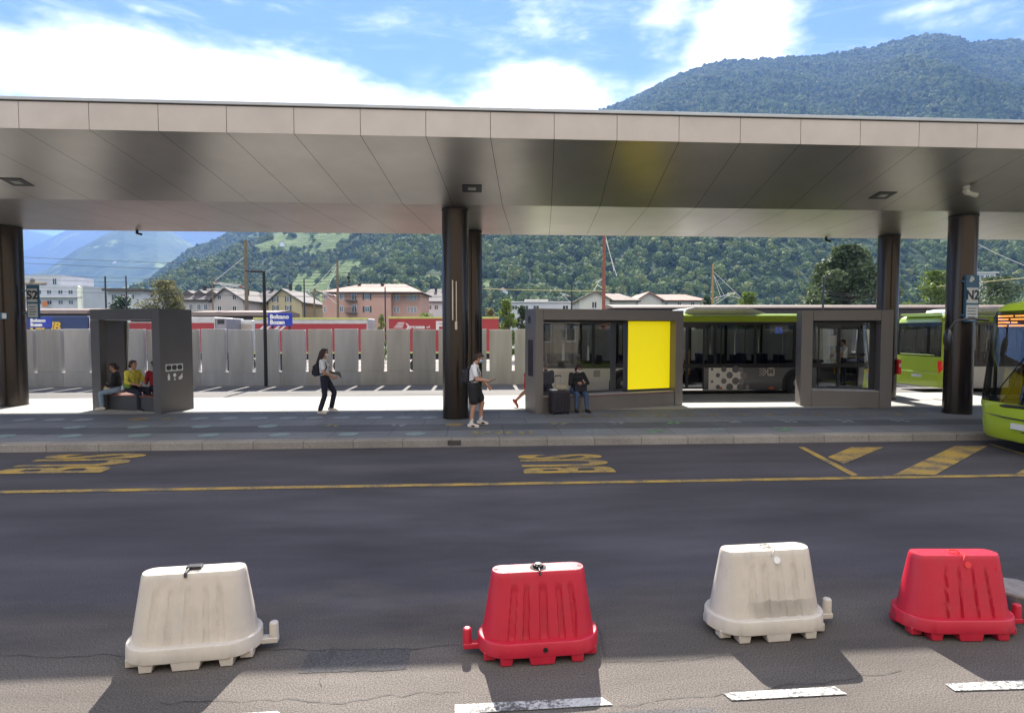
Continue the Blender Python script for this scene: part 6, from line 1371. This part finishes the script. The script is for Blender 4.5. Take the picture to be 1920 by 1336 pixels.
# the woods on the hillside: one crown per tree, as uncountable ground cover
def crown_nodes(m):
    g = bpy.data.node_groups.new('woods', 'GeometryNodeTree'); g.interface.new_socket('Geometry', in_out='INPUT', socket_type='NodeSocketGeometry'); g.interface.new_socket('Geometry', in_out='OUTPUT', socket_type='NodeSocketGeometry')
    N = g.nodes; L = g.links; gi = N.new('NodeGroupInput'); go = N.new('NodeGroupOutput')
    ico = N.new('GeometryNodeMeshIcoSphere'); ico.inputs['Radius'].default_value = 1; ico.inputs['Subdivisions'].default_value = 3
    nz = N.new('ShaderNodeTexNoise'); nz.inputs['Scale'].default_value = 2.3; nz.inputs['Detail'].default_value = 3
    sp = N.new('GeometryNodeSetPosition'); nm = N.new('GeometryNodeInputNormal'); mu = N.new('ShaderNodeVectorMath'); mu.operation = 'SCALE'; ma = N.new('ShaderNodeMath'); ma.operation = 'MULTIPLY_ADD'; ma.inputs[1].default_value = 2.0; ma.inputs[2].default_value = -1.0
    L.new(nz.outputs['Fac'], ma.inputs[0]); L.new(nm.outputs['Normal'], mu.inputs[0]); L.new(ma.outputs[0], mu.inputs['Scale']); L.new(ico.outputs['Mesh'], sp.inputs['Geometry']); L.new(mu.outputs['Vector'], sp.inputs['Offset'])
    sm = N.new('GeometryNodeSetMaterial'); sm.inputs['Material'].default_value = m; L.new(sp.outputs['Geometry'], sm.inputs['Geometry'])
    io = N.new('GeometryNodeInstanceOnPoints'); L.new(gi.outputs[0], io.inputs['Points']); L.new(sm.outputs['Geometry'], io.inputs['Instance'])
    na = N.new('GeometryNodeInputNamedAttribute'); na.data_type = 'FLOAT_VECTOR'; na.inputs['Name'].default_value = 'crown_size'; L.new(na.outputs['Attribute'], io.inputs['Scale'])
    rv = N.new('FunctionNodeRandomValue'); rv.data_type = 'FLOAT_VECTOR'; rv.inputs[0].default_value = (-.45, -.45, 0); rv.inputs[1].default_value = (.45, .45, 6.283); L.new(rv.outputs[0], io.inputs['Rotation']); L.new(io.outputs['Instances'], go.inputs[0]); return g
def crown_mat():
    m = bpy.data.materials.new('woodland crowns'); m.use_nodes = True
    nt = m.node_tree; N = nt.nodes; L = nt.links; b = N['Principled BSDF']; b.inputs['Roughness'].default_value = .8; b.inputs['Specular IOR Level'].default_value = .15
    oi = N.new('ShaderNodeObjectInfo'); cr = N.new('ShaderNodeValToRGB'); e = cr.color_ramp.elements; e[0].color = (.03, .056, .022, 1); e[1].color = (.17, .18, .045, 1); x = cr.color_ramp.elements.new(.5); x.color = (.082, .122, .03, 1); x = cr.color_ramp.elements.new(.9); x.color = (.125, .16, .038, 1)
    L.new(oi.outputs['Random'], cr.inputs['Fac'])
    ge = N.new('ShaderNodeNewGeometry'); n = N.new('ShaderNodeTexNoise'); n.inputs['Scale'].default_value = .9; n.inputs['Detail'].default_value = 3; L.new(ge.outputs['Position'], n.inputs['Vector']); mr = N.new('ShaderNodeMapRange'); mr.inputs['From Min'].default_value = .3; mr.inputs['From Max'].default_value = .7; mr.inputs['To Min'].default_value = .45; mr.inputs['To Max'].default_value = 1.5; L.new(n.outputs['Fac'], mr.inputs['Value'])
    sc = N.new('ShaderNodeVectorMath'); sc.operation = 'SCALE'; L.new(cr.outputs['Color'], sc.inputs[0]); L.new(mr.outputs['Result'], sc.inputs['Scale']); L.new(sc.outputs['Vector'], b.inputs['Base Color'])
    bp = N.new('ShaderNodeBump'); bp.inputs['Distance'].default_value = 1.5; bp.inputs['Strength'].default_value = 1.0; L.new(n.outputs['Fac'], bp.inputs['Height']); L.new(bp.outputs['Normal'], b.inputs['Normal']); return m
npr = np.random.default_rng(5); NT = 78000
t_ = npr.random(NT)**.8; u_ = 230+npr.random(NT)*1900
D, lat, z = hill_height(u_, t_, MAIN)
keep = (npr.random(NT) < (D/MAIN['DR'])**.55)
vm = vine_mask(u_, D, z); keep &= ~((vm > .5) & (npr.random(NT) < .97))
keep &= (z/D > .0) & (t_ > .01) & (fbm(lat/70, D/70, 21) > .24)
D, lat, z, u_ = D[keep], lat[keep], z[keep], u_[keep]; P = to_world(lat, D, z); n_ = len(D)
big = np.clip(fbm(lat/120., D/120., 33)*1.6, .5, 1.4); rad = (3.4+2.8*npr.random(n_))*big*np.interp(D, [400, 2100], [1.0, 1.45]); hs = npr.uniform(.85, 1.45, n_); con = npr.random(n_) < .12*(D > 1100); hs[con] *= 1.7; rad[con] *= .62
size = np.stack([rad, rad, rad*hs], -1); P[:, 2] += size[:, 2]*.55
me = bpy.data.meshes.new('woodland'); me.vertices.add(n_); me.vertices.foreach_set('co', P.ravel()); at = me.attributes.new('crown_size', 'FLOAT_VECTOR', 'POINT'); at.data.foreach_set('vector', size.ravel().astype(np.float32)); me.update()
wo = bpy.data.objects.new('woodland', me); COL.objects.link(wo); MCR = crown_mat(); me.materials.append(MCR); md = wo.modifiers.new('woods', 'NODES'); md.node_group = crown_nodes(MCR); tag(wo, 'dense green woodland covering the mountain side', 'woodland', None, 'stuff')
# farther ranges on the left
MID = dict(u0=-300, u1=620, D0=1800, DR=4200, amp=160, sx=500, sy=1300, seed=8, pw=1.1, ru=[-300, 0, 90, 150, 200, 240, 300, 360, 420, 620], ry=[560, 548, 510, 470, 440, 425, 420, 455, 500, 560])
hill('far_hillside', MID, hill_mat('far hill woods', (.03, .055, .025), (.06, .09, .03), .004, ((.19, .24, .07), .0032, .60), bump=1, bsc=.012), 220, 110)
BIGM = dict(u0=-400, u1=900, D0=3800, DR=6600, amp=200, sx=900, sy=2000, seed=14, pw=1.05, ru=[-400, 0, 50, 135, 220, 330, 500, 900], ry=[540, 500, 470, 430, 412, 408, 412, 430])
hill('mountain', BIGM, hill_mat('mountain woods', (.03, .05, .025), (.05, .075, .03), .003, ((.13, .17, .06), .0022, .62), bump=1, bsc=.008), 160, 80)
FARM = dict(u0=-500, u1=260, D0=7600, DR=9000, amp=200, sx=1200, sy=2000, seed=19, pw=1.0, ru=[-500, 0, 55, 85, 112, 140, 260], ry=[470, 440, 430, 436, 443, 452, 470])
hill('far_mountain', FARM, hill_mat('far mountain rock', (.06, .07, .06), (.09, .09, .08), .002, bump=1, bsc=.005), 100, 50)
# a few white farmhouses on the slopes
M_FARM = mat('farm white', (.7, .7, .68), .8); M_FROOF = mat('farm roof', (.25, .12, .09), .8)
def farm(px, py, D, label, s=1.0):
    p = atD(px, py, D); t = empty('farmhouse', p, -YAW+R(15), label, 'farmhouse', 'small white farmhouses on the slopes'); mb = MB(); mb.prism([(-4*s, -6), (4*s, -6), (4*s, 5*s), (0, 8*s), (-4*s, 5*s)], 0, 12*s, 'y'); mb.build('wall', M_FARM, t); mb = MB(); mb.prism([(-4.8*s, 4.6*s), (0, 8.2*s), (4.8*s, 4.6*s), (4.8*s, 5.0*s), (0, 8.7*s), (-4.8*s, 5.0*s)], -.6, 12*s+.6, 'y'); mb.build('roof', M_FROOF, t)
def hill_D(px, py, cfg):
    best = None
    for t in np.linspace(.02, .98, 300):
        D, lat, z = hill_height(np.array([float(px)]), np.array([t]), cfg); e = abs((z[0]-HC)/D[0]-elev(py))
        if best is None or e < best[0]: best = (e, D[0])
    return best[1]
for (px, py, cfg, s_, lb) in ((529, 461, MAIN, 1.0, 'white farmhouse amid the upper vineyard terraces'), (214, 495, MID, 2.0, 'pair of white farmhouses on the far meadow'), (945, 556, MAIN, .9, 'white farmhouse low on the slope right of the centre column'), (1415, 466, MAIN, .5, 'tiny white hut in the woods above the station roof')):
    farm(px, py, hill_D(px, py, cfg), lb, s_)
# ================================================================ air
vol = bpy.data.materials.new('valley haze'); vol.use_nodes = True; N = vol.node_tree.nodes; L = vol.node_tree.links
for n in list(N): N.remove(n)
out = N.new('ShaderNodeOutputMaterial'); pv = N.new('ShaderNodeVolumePrincipled'); pv.inputs['Color'].default_value = (.22, .38, .80, 1); pv.inputs['Density'].default_value = 1.25e-4; pv.inputs['Anisotropy'].default_value = .2; L.new(pv.outputs[0], out.inputs['Volume'])
mb = MB(); mb.box(-9800, 9800, -120, 11800, -8, 1750); hz = mb.build('haze', vol); hz['kind'] = 'stuff'
